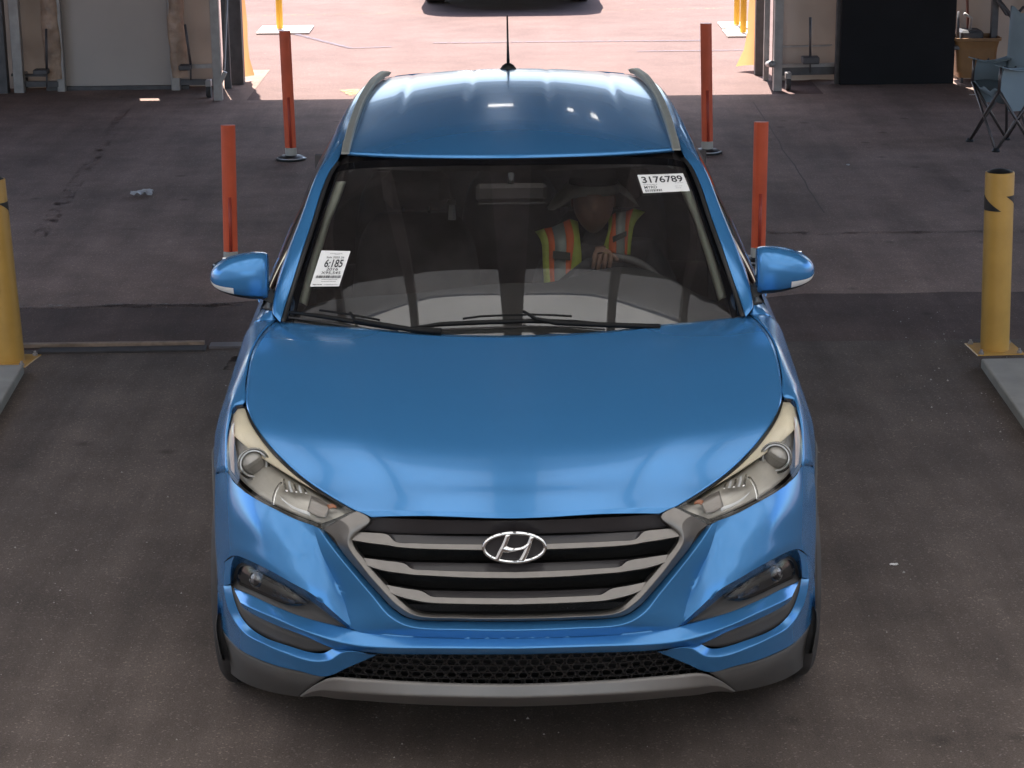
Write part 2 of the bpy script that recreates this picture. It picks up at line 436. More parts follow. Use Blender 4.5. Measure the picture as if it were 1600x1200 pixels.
# ---- roof rails
for s in (-1, 1):
    cen = [A(.590, 2.10, 1.490), A(.592, 2.28, 1.508), A(.592, 2.6, 1.532), A(.586, 3.0, 1.553), A(.57, 3.4, 1.562), A(.556, 3.6, 1.558), A(.542, 3.78, 1.549), A(.53, 3.90, 1.532)]
    T_ = np.linspace(0, 1, 8); cc = curve(np.array(cen), T_, np.linspace(0, 1, 50))
    prof = [(-.013, -.022), (-.0135, -.006), (-.010, .0), (.011, .002), (.0145, -.003), (.0145, -.022)]
    G = np.array([[c+A(px, 0, pz*min(1, .25+t*12, .3+(1-t)*9)) for c, t in zip(cc, np.linspace(0, 1, 50))] for px, pz in prof])*A(s, 1, 1)
    o = mesh('roof_rail', G.reshape(-1, 3), grid_faces(*G.shape[:2])+[tuple(i*50 for i in range(6)), tuple(i*50+49 for i in range(6))[::-1]], mat('rail_silver', (.34, .35, .325), .45, .55, noise=(20, .06)) if s < 0 else bpy.data.materials['rail_silver'], SUV)
    auto_smooth(o, 30)
# ---- antenna
an = empty('antenna', (-.006, 3.70, 1.562)); an.parent = SUV; an.matrix_parent_inverse = SUV.matrix_basis.inverted()
m_ = MB(); m_.lathe([(.0, .035), (.012, .034), (.024, .026), (.034, .012), (.037, 0)], (-.006, 3.70, 1.555), 20); m_.build('antenna_base', BLACK, an, True)
m_ = MB(); m_.tube([(-.006, 3.70, 1.585), (-.007, 3.72, 1.68), (-.008, 3.75, 1.785)], [.007, .0045, .0035], 8); m_.build('antenna_mast', BLACK, an, True)

# ---- headlights
HA = [(384, 635, .725), (396, 661, .605), (421, 697, .495), (461, 737, .38), (510, 772, .255), (556, 799.5, .168)]
hB = [PY(366, 636, .74), PY(356, 682, .60), PB(357, 736), PB(386, 770), PB(440, 801), PB(505, 826)]
hA = [PY(*p) for p in HA]
hM = [(a+b)/2+A(-.012, -.018, .008) for a, b in zip(hA, hB)]; hM[0] = (hA[0]+hB[0])/2; hM[-1] = (hA[-1]+hB[-1])/2+A(0, -.004, 0)
HG = loft([hA, hM, hB], nu=40, nv=8)
hgf = HG.reshape(-1, 3)
def proj(p):
    x, y, z = p[..., 0]-CX, p[..., 1]-CY, p[..., 2]-CH
    zc = y*math.cos(PT)-z*math.sin(PT); yc = -z*math.cos(PT)-y*math.sin(PT); a = x/zc; b = yc/zc
    return np.stack([800+F*(a*c_-b*s_), 600+F*(a*s_+b*c_)], -1)
hgp = proj(hgf)
def HL(u, v, off=0.0):
    d = np.hypot(hgp[:, 0]-u, hgp[:, 1]-v); k = np.argsort(d)[:8]
    Am = np.c_[np.ones(8), hgp[k]-[u, v]]; ww = 1/(d[k]+2)
    s_ol, *_ = np.linalg.lstsq(Am*ww[:, None], hgf[k, 1]*ww, rcond=None)
    return PY(u, v, s_ol[0]+off)
def ring(c, r, off, t=.003, n=28, a0=0, a1=360, rin=None):
    pass
def hl_strip(name, la, lb, off, m_, parent, flip, nu=30, off2=None, thick=.003):
    a = [HL(u, v, off) for u, v in la]; b = [HL(u, v, off if off2 is None else off2) for u, v in lb]
    return (name, loft([a, b], nu=nu, nv=3), m_, thick)
LA_ = [(372, 639), (386, 640), (397, 664), (409, 685), (433, 715), (469, 744), (506, 768), (546, 795)]
LB_ = [(364, 648), (362, 672), (374, 688), (397, 706), (420, 722), (450, 741), (480, 759), (545, 797)]
h_parts = [
    hl_strip('beige_reflector', LA_, LB_, .010, BEIGE, None, 0, 40),
    hl_strip('side_reflector', [(363, 646), (358, 682), (358, 705), (361, 735)], [(364, 650), (366, 682), (365, 703), (366, 741)], .010, mat('peach_side_reflector', (.80, .58, .44), .35, .2), None, 0, 20),
    hl_strip('light_guide', [(438, 776), (452, 787), (468, 795), (484, 799)], [(440, 780), (452, 791), (466, 799), (484, 806)], .016, HLWHITE, None, 0, 16),
    hl_strip('bezel_rim', [(385, 635), (396, 661), (421, 697), (461, 737), (510, 772), (556, 799)], [(383, 639), (393, 664), (418, 700), (458, 740), (507, 775), (550, 800)], .004, mat('dark_bezel', (.035, .034, .032), .3), None, 0, 30, .007),
    hl_strip('bezel_rim', [(357, 737), (386, 770), (440, 801), (505, 826)], [(359, 734), (387, 767), (441, 797), (506, 821)], .004, bpy.data.materials['dark_bezel'], None, 0, 30, .02),
    hl_strip('bezel_rim', [(556, 799), (530, 812), (505, 826)], [(546, 800), (526, 809), (503, 818)], .004, bpy.data.materials['dark_bezel'], None, 0, 10, .008),
    hl_strip('amber_patch', [(511, 789), (518, 787), (525, 790)], [(514, 795), (520, 793), (526, 794)], .014, AMBER, None, 0, 8),
    *[hl_strip('reflector_flute', [(442+q*8, 748+q*3.2), (443+q*8, 758+q*2.4), (446+q*7.6, 768+q*.7)], [(445+q*8, 749+q*3.2), (447+q*8, 758+q*2.4), (450+q*7.6, 768+q*.7)], .012, HLWHITE if q % 2 else CHROME, None, 0, 8, thick=.001) for q in range(5)],
    hl_strip('inner_bowl', [(486, 774), (500, 780), (516, 790)], [(480, 798), (494, 806), (508, 808)], .014, mat('smoked_bowl', (.30, .27, .25), .3, .3), None, 0, 10),
    hl_strip('mid_rib', [(438, 752), (428, 768), (424, 788)], [(441, 754), (432, 770), (428, 790)], .012, CHROME, None, 0, 10, thick=.001),
]
for s in (-1, 1):
    hl = empty('headlight', (s*.7, .45, .85)); hl.parent = SUV; hl.matrix_parent_inverse = SUV.matrix_basis.inverted()
    mv = MIR if s > 0 else A(1, 1, 1)
    def addp(name, G, m_, thick=.003):
        V = G.reshape(-1, 3)*mv; Fc = orient(V, grid_faces(*G.shape[:2]))
        o = mesh(name, V, Fc, m_, hl)
        if thick:
            sm = o.modifiers.new('thickness', 'SOLIDIFY'); sm.thickness = thick; sm.offset = -1
        return o
    addp('lens', HG, LENS, 0)
    addp('bezel', HG+A(.016, .045, -.012)*1.0, HLGREY, .004)
    for nm, G, m_, th in h_parts: addp(nm, G, m_, th)
    # projector bowl
    c0 = HL(396, 724, .02)*mv; ax = Vector((-.25*(-s)*-1, -1, .12)).normalized()
    def disc(prof, name, m_):
        b = MB(); b.lathe([(r_*.9, h_) for r_, h_ in prof], (0, 0, 0), 36, 'Z', False); q = Vector((0, 0, 1)).rotation_difference(ax).to_matrix()
        b.V = [tuple(q @ Vector(v)+Vector(c0)) for v in b.V]; o = b.build(name, m_, hl, True); return o
    disc([(.050, -.012), (.053, .006), (.0515, .012), (.048, .010), (.046, -.005), (.044, -.03)], 'projector_ring', bpy.data.materials.get('ring_metal') or mat('ring_metal', (.30, .29, .27), .25, .8))
    disc([(.0001, .014), (.012, .013), (.024, .009), (.034, .001), (.038, -.012)], 'projector_lens', bpy.data.materials.get('projector_glass') or mat('projector_glass', (.36, .34, .31), .08, .0, 1))
    disc([(.0455, -.004), (.0455, .007), (.043, .010), (.040, .006), (.0395, -.002)], 'projector_trim', HLWHITE)

# ---- fender and side body
F0 = [PB(355, 738), PY(354, 706, .55), PY(354, 676, .615), PY(359, 650, .675), PY(366, 633, .745), PY(381, 629, .745), PY(383, 595, .90), PY(391, 553, 1.10), PY(408, 521, 1.30), PY(431, 500, 1.50)]
F1 = [(-.872, .545, .808), (-.876, .61, .86), (-.876, .68, .905), (-.872, .74, .935), (-.866, .81, .955), (-.862, .86, .965), (-.862, .97, .980), (-.862, 1.14, 1.000), (-.862, 1.33, 1.012), (-.862, 1.52, 1.02)]
F2 = [(-.894, .60, .775), (-.900, .655, .785), (-.908, .715, .795), (-.916, .78, .81), (-.922, .85, .825), (-.927, .92, .84), (-.931, 1.05, .85), (-.934, 1.20, .855), (-.936, 1.36, .86), (-.936, 1.54, .865)]
F3 = [(-.898, .62, .60), (-.903, .66, .634), (-.910, .71, .676), (-.917, .77, .71), (-.925, .84, .735), (-.930, .90, .743), (-.936, 1.02, .735), (-.940, 1.16, .67), (-.942, 1.29, .50), (-.943, 1.48, .44)]
panel('fender', [loft([F0, F1, F2, F3], ['s', 's', 's', 's'], nu=50, nv=8)], PAINT, SUV, 'pair', .005)
def arch(cy, s):
    an_ = [math.radians(a) for a in range(-8, 189, 7)]
    a0 = [A(-.912-.034*min(1, max(0, (cy+.405*math.cos(t)-(cy-.4))/.25)) if cy < 2 else -.94, cy-.405*math.cos(t)*-1, .355+.405*math.sin(t)) for t in an_]
    return an_
for cy in (.93, 3.57):
    an_ = [math.radians(a) for a in range(14, 167, 6)]
    def ap(r, dx): return [A(-.942+dx+(.049*max(0, (cy-.03-(cy-r*math.cos(t)))/.37) if cy < 2 else 0), cy-r*math.cos(t), .36+r*math.sin(t)) for t in an_]
    panel('wheel_arch_trim', [loft([ap(.405, .004), ap(.402, -.004), ap(.375, -.004), ap(.368, .006), ap(.365, .05)], ['s', 'c', 'c', 's', 's'], nu=40, nv=2, rnd=.003)], GREYPL, SUV, 'pair', .003, centre=A(0, cy, .36))
    liner = loft([ap(.375, .03), ap(.385, .30)], nu=30, nv=2)
    panel('wheel_well', [liner], BLACK, SUV, 'pair', 0)
def side(y0, y1, name, bottom):
    ys = np.linspace(y0, y1, 7)
    def ln(x, z, dz=0): return [A(x+.0*(y-1.5), y, z+dz*(y-1.5)) for y in ys]
    wz = lambda y: np.interp(y, [1.5, 3.2, 4.3], [0, -.005, .06])
    b = [bottom(y) for y in ys]
    L0 = [A(-.862+wz(y), y, 1.02+.022*(y-1.5)) for y in ys]
    L1 = [A(-.905+wz(y), y, .96+.02*(y-1.5)) for y in ys]
    L2 = [A(-.938+wz(y), y, .865+.02*(y-1.5)) for y in ys]
    L3 = [A(-.925+wz(y), y, max(.66+.01*(y-1.5), bb+.08)) for y, bb in zip(ys, b)]
    L4 = [A(-.940+wz(y), y, max(.52, bb+.03)) for y, bb in zip(ys, b)]
    L5 = [A(-.943+wz(y), y, bb) for y, bb in zip(ys, b)]
    return panel(name, [loft([L0, L1, L2, L3, L4, L5], ['s', 's', 'c', 's', 's', 's'], nu=30, nv=4, rnd=.01)], PAINT, SUV, 'pair', .006)
def arch_b(y, cy=3.57):
    d = abs(y-cy); return .36+math.sqrt(max(.40**2-d*d, 0)) if d < .38 else .45
_pb = loft([[F0[-1], (F0[-1]+AO[0])/2+A(-.004, 0, .002), AO[0]], [A(*F1[-1]), A(-.862, 1.56, 1.027), A(-.858, 1.66, 1.032)]], nu=10, nv=3)
panel('pillar_base', [_pb], PAINT, SUV, 'pair', .003)
panel('mirror_sail', [loft([[AO[0], (AO[0]+AO[1])/2, AO[1]], [A(-.858, 1.655, 1.034), A(-.857, 1.665, 1.036), A(-.855, 1.68, 1.04)]], nu=6, nv=2)], BLACK, SUV, 'pair', .003)
d1 = side(1.545, 2.52, 'front_door', lambda y: .44)
d2 = side(2.53, 3.16, 'rear_door', lambda y: .44)
side(3.17, 4.33, 'quarter_panel', arch_b)
for dd, yh in ((d1, 2.35), (d2, 3.02)):
    for o, s in zip(dd, (-1, 1)):
        hb = MB(); hb.tube([(s*.925, yh-.1, .90), (s*.938, yh-.06, .905), (s*.938, yh+.06, .907), (s*.925, yh+.1, .91)], .009, 8); h = hb.build('door_handle', PAINT, None, True)
        h.parent = o; 
sill = MB()
for s in (-1, 1):
    G = loft([[(s*-.940*-1, y, .46) for y in (1.30, 2.2, 3.17)], [(s*.950, y, .43) for y in (1.30, 2.2, 3.17)], [(s*.945, y, .33) for y in (1.30, 2.2, 3.17)], [(s*.88, y, .27) for y in (1.30, 2.2, 3.17)]], ['s', 'c', 'c', 's'], nu=8, nv=2)
    panel('sill_cladding', [G], GREYPL, SUV, None, .004)
# side glass
top = [p+A(.012, .01, -.008) for p in AO[1:]]+[A(-.672, 2.75, 1.455), A(-.66, 3.1, 1.472), A(-.64, 3.5, 1.47), A(-.61, 3.8, 1.45)]
bot = [A(-.858, 1.66, 1.03), A(-.858, 1.80, 1.034), A(-.86, 2.0, 1.038), A(-.86, 2.2, 1.042), A(-.86, 2.4, 1.046), A(-.86, 2.6, 1.05), A(-.858, 2.9, 1.055), A(-.855, 3.2, 1.065), A(-.84, 3.6, 1.09), A(-.82, 3.9, 1.12)]
mdl = [(a+b)/2+A(-.018, 0, .006) for a, b in zip(top, bot)]
panel('side_window', [loft([top, mdl, bot], nu=50, nv=4)], GLASSD, SUV, 'pair', 0)
panel('window_trim', [loft([[p+A(-.002, 0, .01) for p in bot], [p+A(-.008, 0, -.008) for p in bot]], nu=40, nv=1)], BLACK, SUV, 'pair', .004)
# rear end
def rr(z, y, w): return [A(-w, y-.10, z), A(-w*.8, y-.03, z), A(-w*.4, y, z), A(0, y+.005, z)]
panel('tailgate', [loft([rr(1.50, 4.10, .50), rr(1.42, 4.22, .60), rr(1.15, 4.36, .76), rr(1.02, 4.42, .82), rr(.80, 4.47, .86), rr(.62, 4.46, .88)], nu=16, nv=4)], PAINT, SUV, 'join', .006, centre=A(0, 3, .8))
panel('rear_bumper', [loft([[A(-.90, 3.98, .62), A(-.88, 4.25, .62), A(-.6, 4.46, .60), A(0, 4.49, .60)], [A(-.91, 3.98, .45), A(-.89, 4.26, .45), A(-.6, 4.48, .44), A(0, 4.5, .44)], [A(-.86, 3.98, .26), A(-.84, 4.2, .26), A(-.6, 4.36, .26), A(0, 4.4, .26)]], nu=20, nv=4)], GREYPL, SUV, 'join', .006)
panel('rear_window_glass', [loft([[A(-.50, 4.14, 1.455), A(0, 4.20, 1.46)], [A(-.66, 4.31, 1.18), A(0, 4.385, 1.18)]], nu=8, nv=3)], GLASSD, SUV, 'join', 0)

# ---- bumper (all painted faces of the nose)
R0 = [(507, 828), (535, 862), (563, 895), (592, 928), (616, 953), (642, 967), (720, 971), (805, 971.5)]
R1 = [(498, 825.5), (527, 866), (555, 900), (584, 934), (608, 962), (640, 979), (720, 984), (805, 985)]
R2 = [(489, 821, .0), (503, 866, .012), (520, 900, .024), (537, 938, .034), (552, 983, .036), (610, 993, .034), (715, 997, .03), (805, 997, .03)]
gA = loft([pxl(R0, .034), pxl(R1, .0), pxl(R2)], ['s', 'c', 's'], nu=70, nv=5, rnd=.005)
a0 = [(337, 742, 'y', .60), (355, 738), (366, 754), (395, 777), (425, 793), (455, 808.5), (474, 816), (489, 821)]
a1 = [(335.5, 790, 'y', .59), (348, 790), (362, 800), (398, 820), (432, 838), (462, 850), (487, 858), (503, 866, .012)]
a2 = [(336, 832, 'y', .57), (346, 835), (362, 838), (405, 855), (442, 872), (475, 885), (502, 894), (520, 900, .024)]
a3 = [(337.5, 862, 'y', .55), (347, 860), (364, 856), (409, 874), (448, 893), (483, 910), (513, 925), (537, 938, .034)]
a4 = [(339, 886, 'y', .54), (348, 880), (366, 868), (413, 887), (455, 910), (492, 931), (522, 957), (552, 983, .036)]
def offs(l, os_): return [p if len(p) > 2 else (p[0], p[1], o) for p, o in zip(l, os_)]
a0 = offs(a0, [0, 0, .004, .004, .004, .004, .003, 0]); a1 = offs(a1, [0, 0, -.010, -.018, -.018, -.012, -.004, 0])
a2 = offs(a2, [0, -.004, -.016, -.030, -.032, -.022, -.002, 0]); a3 = offs(a3, [0, -.004, -.016, -.036, -.038, -.026, 0, 0]); a4 = offs(a4, [0, -.002, -.008, -.034, -.038, -.022, .008, 0])
gB = loft([pxl(l) for l in (a0, a1, a2, a3, a4)], nu=46, nv=6)
c0 = [(339, 886, 'y', .54), (348, 880), (366, 868)]; c1 = [(340, 912, 'y', .54), (348, 915), (360, 912, .02)]
gC = loft([pxl(c0), pxl(c1)], nu=12, nv=4)
wo = [(360, 912), (361, 888, -.002), (368, 869, -.008), (413, 887, -.034), (455, 910, -.038), (492, 931, -.022), (522, 957, .008), (552, 983, .036)]
wi = [(364, 911), (367, 892), (377, 880), (413, 899), (455, 923), (488, 941), (517, 963), (545, 983)]
gD = loft([pxl(wo), pxl(wi, .062)], nu=40, nv=3)
W0 = [(364, 917, .05), (392, 930, .05), (434, 949, .05), (476, 965, .048), (528, 979, .042), (560, 986, .038), (610, 993, .034), (700, 997, .03), (805, 997, .03)]
W1 = [(376, 942, .012), (392, 950, .010), (434, 968, .004), (476, 986, 0), (525, 1002, 0), (560, 1009, 0), (600, 1012, 0), (700, 1013, 0), (805, 1013.5, 0)]
W2 = [(377, 946, .03), (392, 958, .028), (434, 978, .024), (476, 994, .02), (520, 1013, .018), (555, 1018, .02), (600, 1022, .022), (700, 1023, .022), (805, 1023, .022)]
W3 = [(p[0], p[1]-1, p[2]+.05) for p in W2]
W00 = [(p[0], p[1]-2.5, p[2]+.024) for p in W0]
gE = loft([pxl(W00), pxl(W0), pxl(W1), pxl(W2), pxl(W3)], ['s', 'c', 'c', 'c', 's'], nu=70, nv=4, rnd=.006)
I1 = [(350, 897, .02), (360, 912, .035), (364, 930, .035), (373, 956, .035), (388, 978, .035), (414, 996, .033), (450, 1009, .032), (489, 1020, .03), (507, 1020, .03), (523, 1013, .028), (550, 1015, .03)]
U1 = [(340, 912, 'y', .54), (348, 914), (352, 935), (361, 961), (382, 989), (413, 1006), (445, 1020), (486, 1033), (514, 1032), (541, 1018), (576, 1022)]
U2 = [(340, 962, 'y', .545), (343, 972), (347, 982), (356, 996), (374, 1014), (400, 1028), (432, 1040), (470, 1049), (507, 1057), (548, 1041), (589, 1023)]
U2 = offs(U2, [0, 0, 0, 0, 0, .004, .006, .01, .012, .012, .012])
gF = loft([pxl(I1), pxl(U1), pxl(U2)], ['s', 'c', 's'], nu=70, nv=5, rnd=.004)
BUMP = panel('bumper', [gA, gB, gC, gD, gE, gF], PAINT, SUV, 'join', 0, wd=.0012)
# backing behind the bumper (dark core closing the gaps)
core = []
for z in (.53, .47, .40, .3, .22):
    core.append([A(-x, ybase(x, z)+.10, z) for x in (.85, .78, .66, .5, .3, 0)])
panel('bumper_core', [loft(core, nu=24, nv=2)], BLACK, SUV, 'join', .004)
# grey inserts
g0 = [(364, 917), (371, 932), (377, 946), (392, 958), (434, 978), (476, 994), (522, 1013)]
g1 = [(359, 911), (362, 930), (372, 957), (388, 980), (430, 1003), (476, 1018), (523, 1014)]
panel('bumper_insert', [loft([pxl(g0, .045), pxl(g1, .040)], nu=40, nv=3)], GREYPL, SUV, 'pair', .003)
# fog lamp housing
ft = [(362, 911), (366, 891), (376, 879), (413, 898), (455, 922), (488, 940), (518, 962), (546, 984)]
fb = [(363, 916), (367, 919), (380, 926), (413, 941), (455, 958), (488, 970), (521, 979), (546, 985)]
panel('fog_lamp_housing', [loft([pxl(ft, .058), pxl([((a[0]+b[0])/2, (a[1]+b[1])/2) for a, b in zip(ft, fb)], .066), pxl(fb, .050)], nu=40, nv=4)], GREYPL, SUV, 'pair', .003)
lt = [(371, 897), (374, 888), (382, 884.5), (400, 891), (434, 909), (463, 927), (484, 942)]
lb = [(370, 903), (373, 912), (380, 916), (400, 925), (432, 939), (452, 946), (478, 946)]
lensG = loft([pxl(lt, .040), pxl([((a[0]+b[0])/2, (a[1]+b[1])/2) for a, b in zip(lt, lb)], .030), pxl(lb, .040)], nu=36, nv=5)
def scl(l, k, c=(425, 915)): return [(c[0]+(p[0]-c[0])*k, c[1]+(p[1]-c[1])*k) for p in l]
rimG = loft([pxl(scl(lt, 1.0), .042), pxl(scl(lt, .90, (420, 917)), .046)], nu=36, nv=1)
rimG2 = loft([pxl(scl(lb, 1.0), .042), pxl(scl(lb, .90, (420, 917)), .046)], nu=36, nv=1)
FOGM = mat('fog_reflector', (.25, .25, .26), .22, .8, bump=(70, .8, .006), noise=(45, .5))
for s in (-1, 1):
    fg = empty('fog_lamp', (s*.75, .25, .6)); fg.parent = SUV; fg.matrix_parent_inverse = SUV.matrix_basis.inverted()
    mv = MIR if s > 0 else A(1, 1, 1)
    def ad(name, G, m_):
        V = G.reshape(-1, 3)*mv; return mesh(name, V, orient(V, grid_faces(*G.shape[:2])), m_, fg)
    ad('lens', lensG, LENSG)
    ad('lamp_rim', rimG, BLACK); ad('lamp_rim', rimG2, BLACK)
    ad('lamp_bowl', lensG+A(.0, .022, 0), bpy.data.materials.get('fog_bowl_grey') or mat('fog_bowl_grey', (.13, .125, .12), .3, .3))
    q = loft([pxl([(388, 889), (404, 895), (436, 912), (460, 926)], .050), pxl([(390, 897), (406, 904), (434, 921), (456, 933)], .056)], nu=16, nv=3); ad('light_strip', q, FOGM)
    c1_ = Vector(PB(402, 906, .048)*mv); b = MB(); b.lathe([(.001, .010), (.012, .009), (.020, .003), (.024, -.006), (.026, 0.0), (.028, -.01)], (0, 0, 0), 20, 'Z', False)
    qq = Vector((0, 0, 1)).rotation_difference(Vector((s*.35, -1, .1)).normalized()).to_matrix(); b.V = [tuple(qq @ Vector(v)+c1_) for v in b.V]; b.build('fog_bulb_lens', FOGM, fg, True)
    q = loft([pxl([(425, 919), (445, 929), (462, 938)], .050), pxl([(428, 930), (446, 938), (460, 943)], .056)], nu=12, nv=3); ad('lower_reflector', q, FOGM)

# ---- cladding corners, lower mesh, skid plate
K0 = U2[:9]; K0 = [p if (len(p) == 4) else (p[0], p[1]+1.2, (p[2] if len(p) > 2 else 0)+.004) for p in K0]
K1 = [(340.5, 1000, 'y', .55), (343, 1006, .0), (347, 1014, .0), (357, 1028, 0), (376, 1044, 0), (402, 1058, .0), (432, 1068, .004), (462, 1077, .010), (487, 1073, .012)]
K2 = [(347, 1030, 'y', .555), (350, 1036, .03), (354, 1044, .02), (363, 1054, .012), (380, 1066, .010), (404, 1076, .010), (430, 1083, .012), (450, 1086.5, .016), (468, 1089, .016)]
K3 = [(p[0], p[1]-1, p[2]+.03) if len(p) == 3 else (p[0]+4, p[1], 'y', p[3]+.03) for p in K2]
panel('corner_cladding', [loft([pxl(K0), pxl(K1), pxl(K2), pxl(K3)], ['s', 's', 'c', 's'], nu=40, nv=5, rnd=.008)], GREYPL, SUV, 'pair', .004)
S0 = [(468, 1087.5, .012), (494, 1069, .012), (518, 1059, .016), (560, 1060, .022), (640, 1064.5, .024), (720, 1067.5, .024), (805, 1068.5, .024)]
S1 = [(470, 1089, .006), (497, 1079, .0), (522, 1080, .0), (566, 1084, 0), (640, 1088, 0), (720, 1090, 0), (805, 1091, 0)]
S2 = [(474, 1089.5, .02), (500, 1088, .03), (526, 1092, .035), (568, 1095, .035), (640, 1100, .035), (720, 1103, .035), (805, 1104, .035)]
S3 = [(p[0], p[1]-1, p[2]+.12) for p in S2]
panel('skid_plate', [loft([pxl(S0), pxl(S1), pxl(S2), pxl(S3)], ['s', 'c', 'c', 's'], nu=50, nv=4, rnd=.008)], SKID, SUV, 'join', .004)
# lower grille: dark surround plus honeycomb
LGt = [(507, 1057, .02), (548, 1041, .025), (589, 1022.5, .03), (640, 1020, .035), (720, 1021, .035), (805, 1022, .035)]
LGb = [(510, 1061, .03), (545, 1062, .035), (585, 1063, .04), (640, 1066, .04), (720, 1069, .04), (805, 1070, .04)]
panel('lower_grille_panel', [loft([pxl(LGt, .0), pxl(LGb)], nu=40, nv=3)+A(0, .035, 0)], BLACK, SUV, 'join', .003)
hx = MB()
zt, zb = PB(805, 1022, .04)[2]+.004, PB(805, 1069, .04)[2]-.004
rowsn = 5; rh = (zt-zb)/rowsn; pw = .0335
def hexpt(x, z, o):
    return (x, ybase(x, z)+.036+o, z)
for r in range(rowsn+1):
    for k in range(-17, 18):
        x0 = k*pw+(pw/2 if r % 2 else 0); z0 = zt-(r+.5)*rh+.0
        if abs(x0) > .535: continue
        # hexagon wall ring: outer/inner
        ho = [(-.5*pw, 0), (-.26*pw, .56*rh), (.26*pw, .56*rh), (.5*pw, 0), (.26*pw, -.56*rh), (-.26*pw, -.56*rh)]
        V = []
        for o_ in (0, .014):
            for f_ in (1.0, .80):
                V += [hexpt(x0+a*f_*1.02, min(max(z0+b*f_, zb), zt), o_) for a, b in ho]
        Fc = []
        for i in range(6):
            j = (i+1) % 6
            Fc += [(i, j, 6+j, 6+i), (6+i, 6+j, 18+j, 18+i)]
        hx.add(V, Fc)
hx.build('honeycomb_mesh', mat('mesh_plastic', (.03, .028, .028), .35), SUV)

# ---- main grille
GR = empty('grille', (0, .05, .68)); GR.parent = SUV; GR.matrix_parent_inverse = SUV.matrix_basis.inverted()
B0 = [(505, 827, .006), (520, 838, .012), (535, 862, .016), (563, 895, .016), (592, 927.5, .016), (617, 952, .016), (642, 966, .016), (720, 970, .016), (805, 970.5, .016)]
B1 = [(531, 812, -.012), (545, 824, -.010), (544, 852, -.006), (567, 886, -.004), (596, 920, -.004), (622, 946, -.004), (648, 961, -.004), (722, 966, -.004), (805, 966.5, -.004)]
B2 = [(557, 798.5, -.004), (578, 813, .002), (551, 843, .006), (574, 880, .008), (604, 915, .008), (629, 941, .008), (652, 957, .008), (724, 962, .008), (805, 962.5, .008)]
B3 = [(560, 800, .05), (582, 815, .05), (555, 843, .05), (578, 879, .05), (608, 913, .05), (632, 938, .05), (655, 954, .05), (725, 959, .05), (805, 959.5, .05)]
bracket = [loft([pxl(l) for l in (B0, B1, B2, B3)], ['s', 'c', 'c', 's'], nu=90, nv=3, rnd=.003)]
V, Fc = panel_geo(bracket, 'join'); o = mesh('grille_surround', V, Fc, SATIN, GR); weld(o)
# back wall
VOID = mat('deep_black', (.003, .003, .003), .8, spec=.1)
bk = [[A(-x, .16+ybase(x, z)*.5, z) for x in (.47, .4, .25, 0)] for z in (.84, .7, .6, .53)]
V, Fc = panel_geo([loft(bk, nu=14, nv=2)], 'join'); mesh('radiator_wall', V, Fc, mat('radiator_black', (.004, .004, .004), .8, noise=(60, .4), bump=(120, .5, .004)), GR)
tp = [pxl([(575, 808), (640, 811), (720, 813), (805, 813.5)], .03), pxl([(562, 832), (610, 834), (700, 834), (805, 835)], .05)]
V, Fc = panel_geo([loft(tp, nu=20, nv=2)], 'join'); mesh('grille_top_bar', V, Fc, DARKGLOSS, GR)
SL = [  # outer tip .. notch .. centre: dark face top, bright top, bright bottom
    dict(T=[(552, 831), (580, 832), (604, 834), (611, 835), (640, 836), (720, 838), (805, 838)],
         N=[(549, 841), (580, 837.5), (606, 839), (617, 847), (650, 849.5), (720, 851), (805, 851.5)],
         U=[(554, 831.5), (580, 832.5), (606, 836), (618, 846.5), (650, 849), (720, 850.5), (805, 851)],
         L=[(547, 843.5), (580, 849), (608, 852.5), (619, 854.5), (650, 857), (720, 859), (805, 859.5)]),
    dict(T=[(568, 871.5), (600, 874), (628, 877), (636, 878), (670, 879), (730, 880), (805, 880.5)],
         N=None,
         U=[(566, 871.5), (600, 876), (632, 881), (644, 889), (670, 891), (730, 893), (805, 894)],
         L=[(571, 883), (600, 892), (632, 896.5), (645, 898), (670, 899.5), (730, 902.5), (805, 903.5)]),
    dict(T=[(604, 914), (630, 917), (654, 921), (662, 922), (695, 923), (740, 924), (805, 924)],
         N=None,
         U=[(602, 913.5), (630, 919), (659, 924), (674, 932), (695, 933.5), (740, 934.5), (805, 935)],
         L=[(609, 926), (630, 934), (660, 940.5), (675, 942), (695, 943), (740, 944), (805, 944.5)]),
]
for d in SL:
    sl = empty('slat', (0, .05, .7)); sl.parent = GR; sl.matrix_parent_inverse = GR.matrix_world.inverted()
    top_ = pxl(d['T'], .030); U_ = pxl(d['U'], .012); L_ = pxl(d['L'], .004); Lb = pxl([(p[0], p[1]+1.5) for p in d['L']], .03)
    V, Fc = panel_geo([loft([U_, L_, Lb], ['s', 'c', 's'], nu=80, nv=3, rnd=.002)], 'join'); mesh('slat_trim', V, Fc, SATIN, sl)
    V, Fc = panel_geo([loft([top_, U_+A(0, .002, 0)], nu=60, nv=2)], 'join'); mesh('slat_body', V, Fc, mat('slat_dark', (.035, .032, .034), .25), sl)
    V, Fc = panel_geo([loft([top_, top_+A(0, .03, -.004)], nu=40, nv=1)], 'join'); mesh('slat_top', V, Fc, VOID, sl)
    V, Fc = panel_geo([loft([Lb, Lb+A(0, .06, .012)], nu=40, nv=1)], 'join'); mesh('slat_underside', V, Fc, VOID, sl)
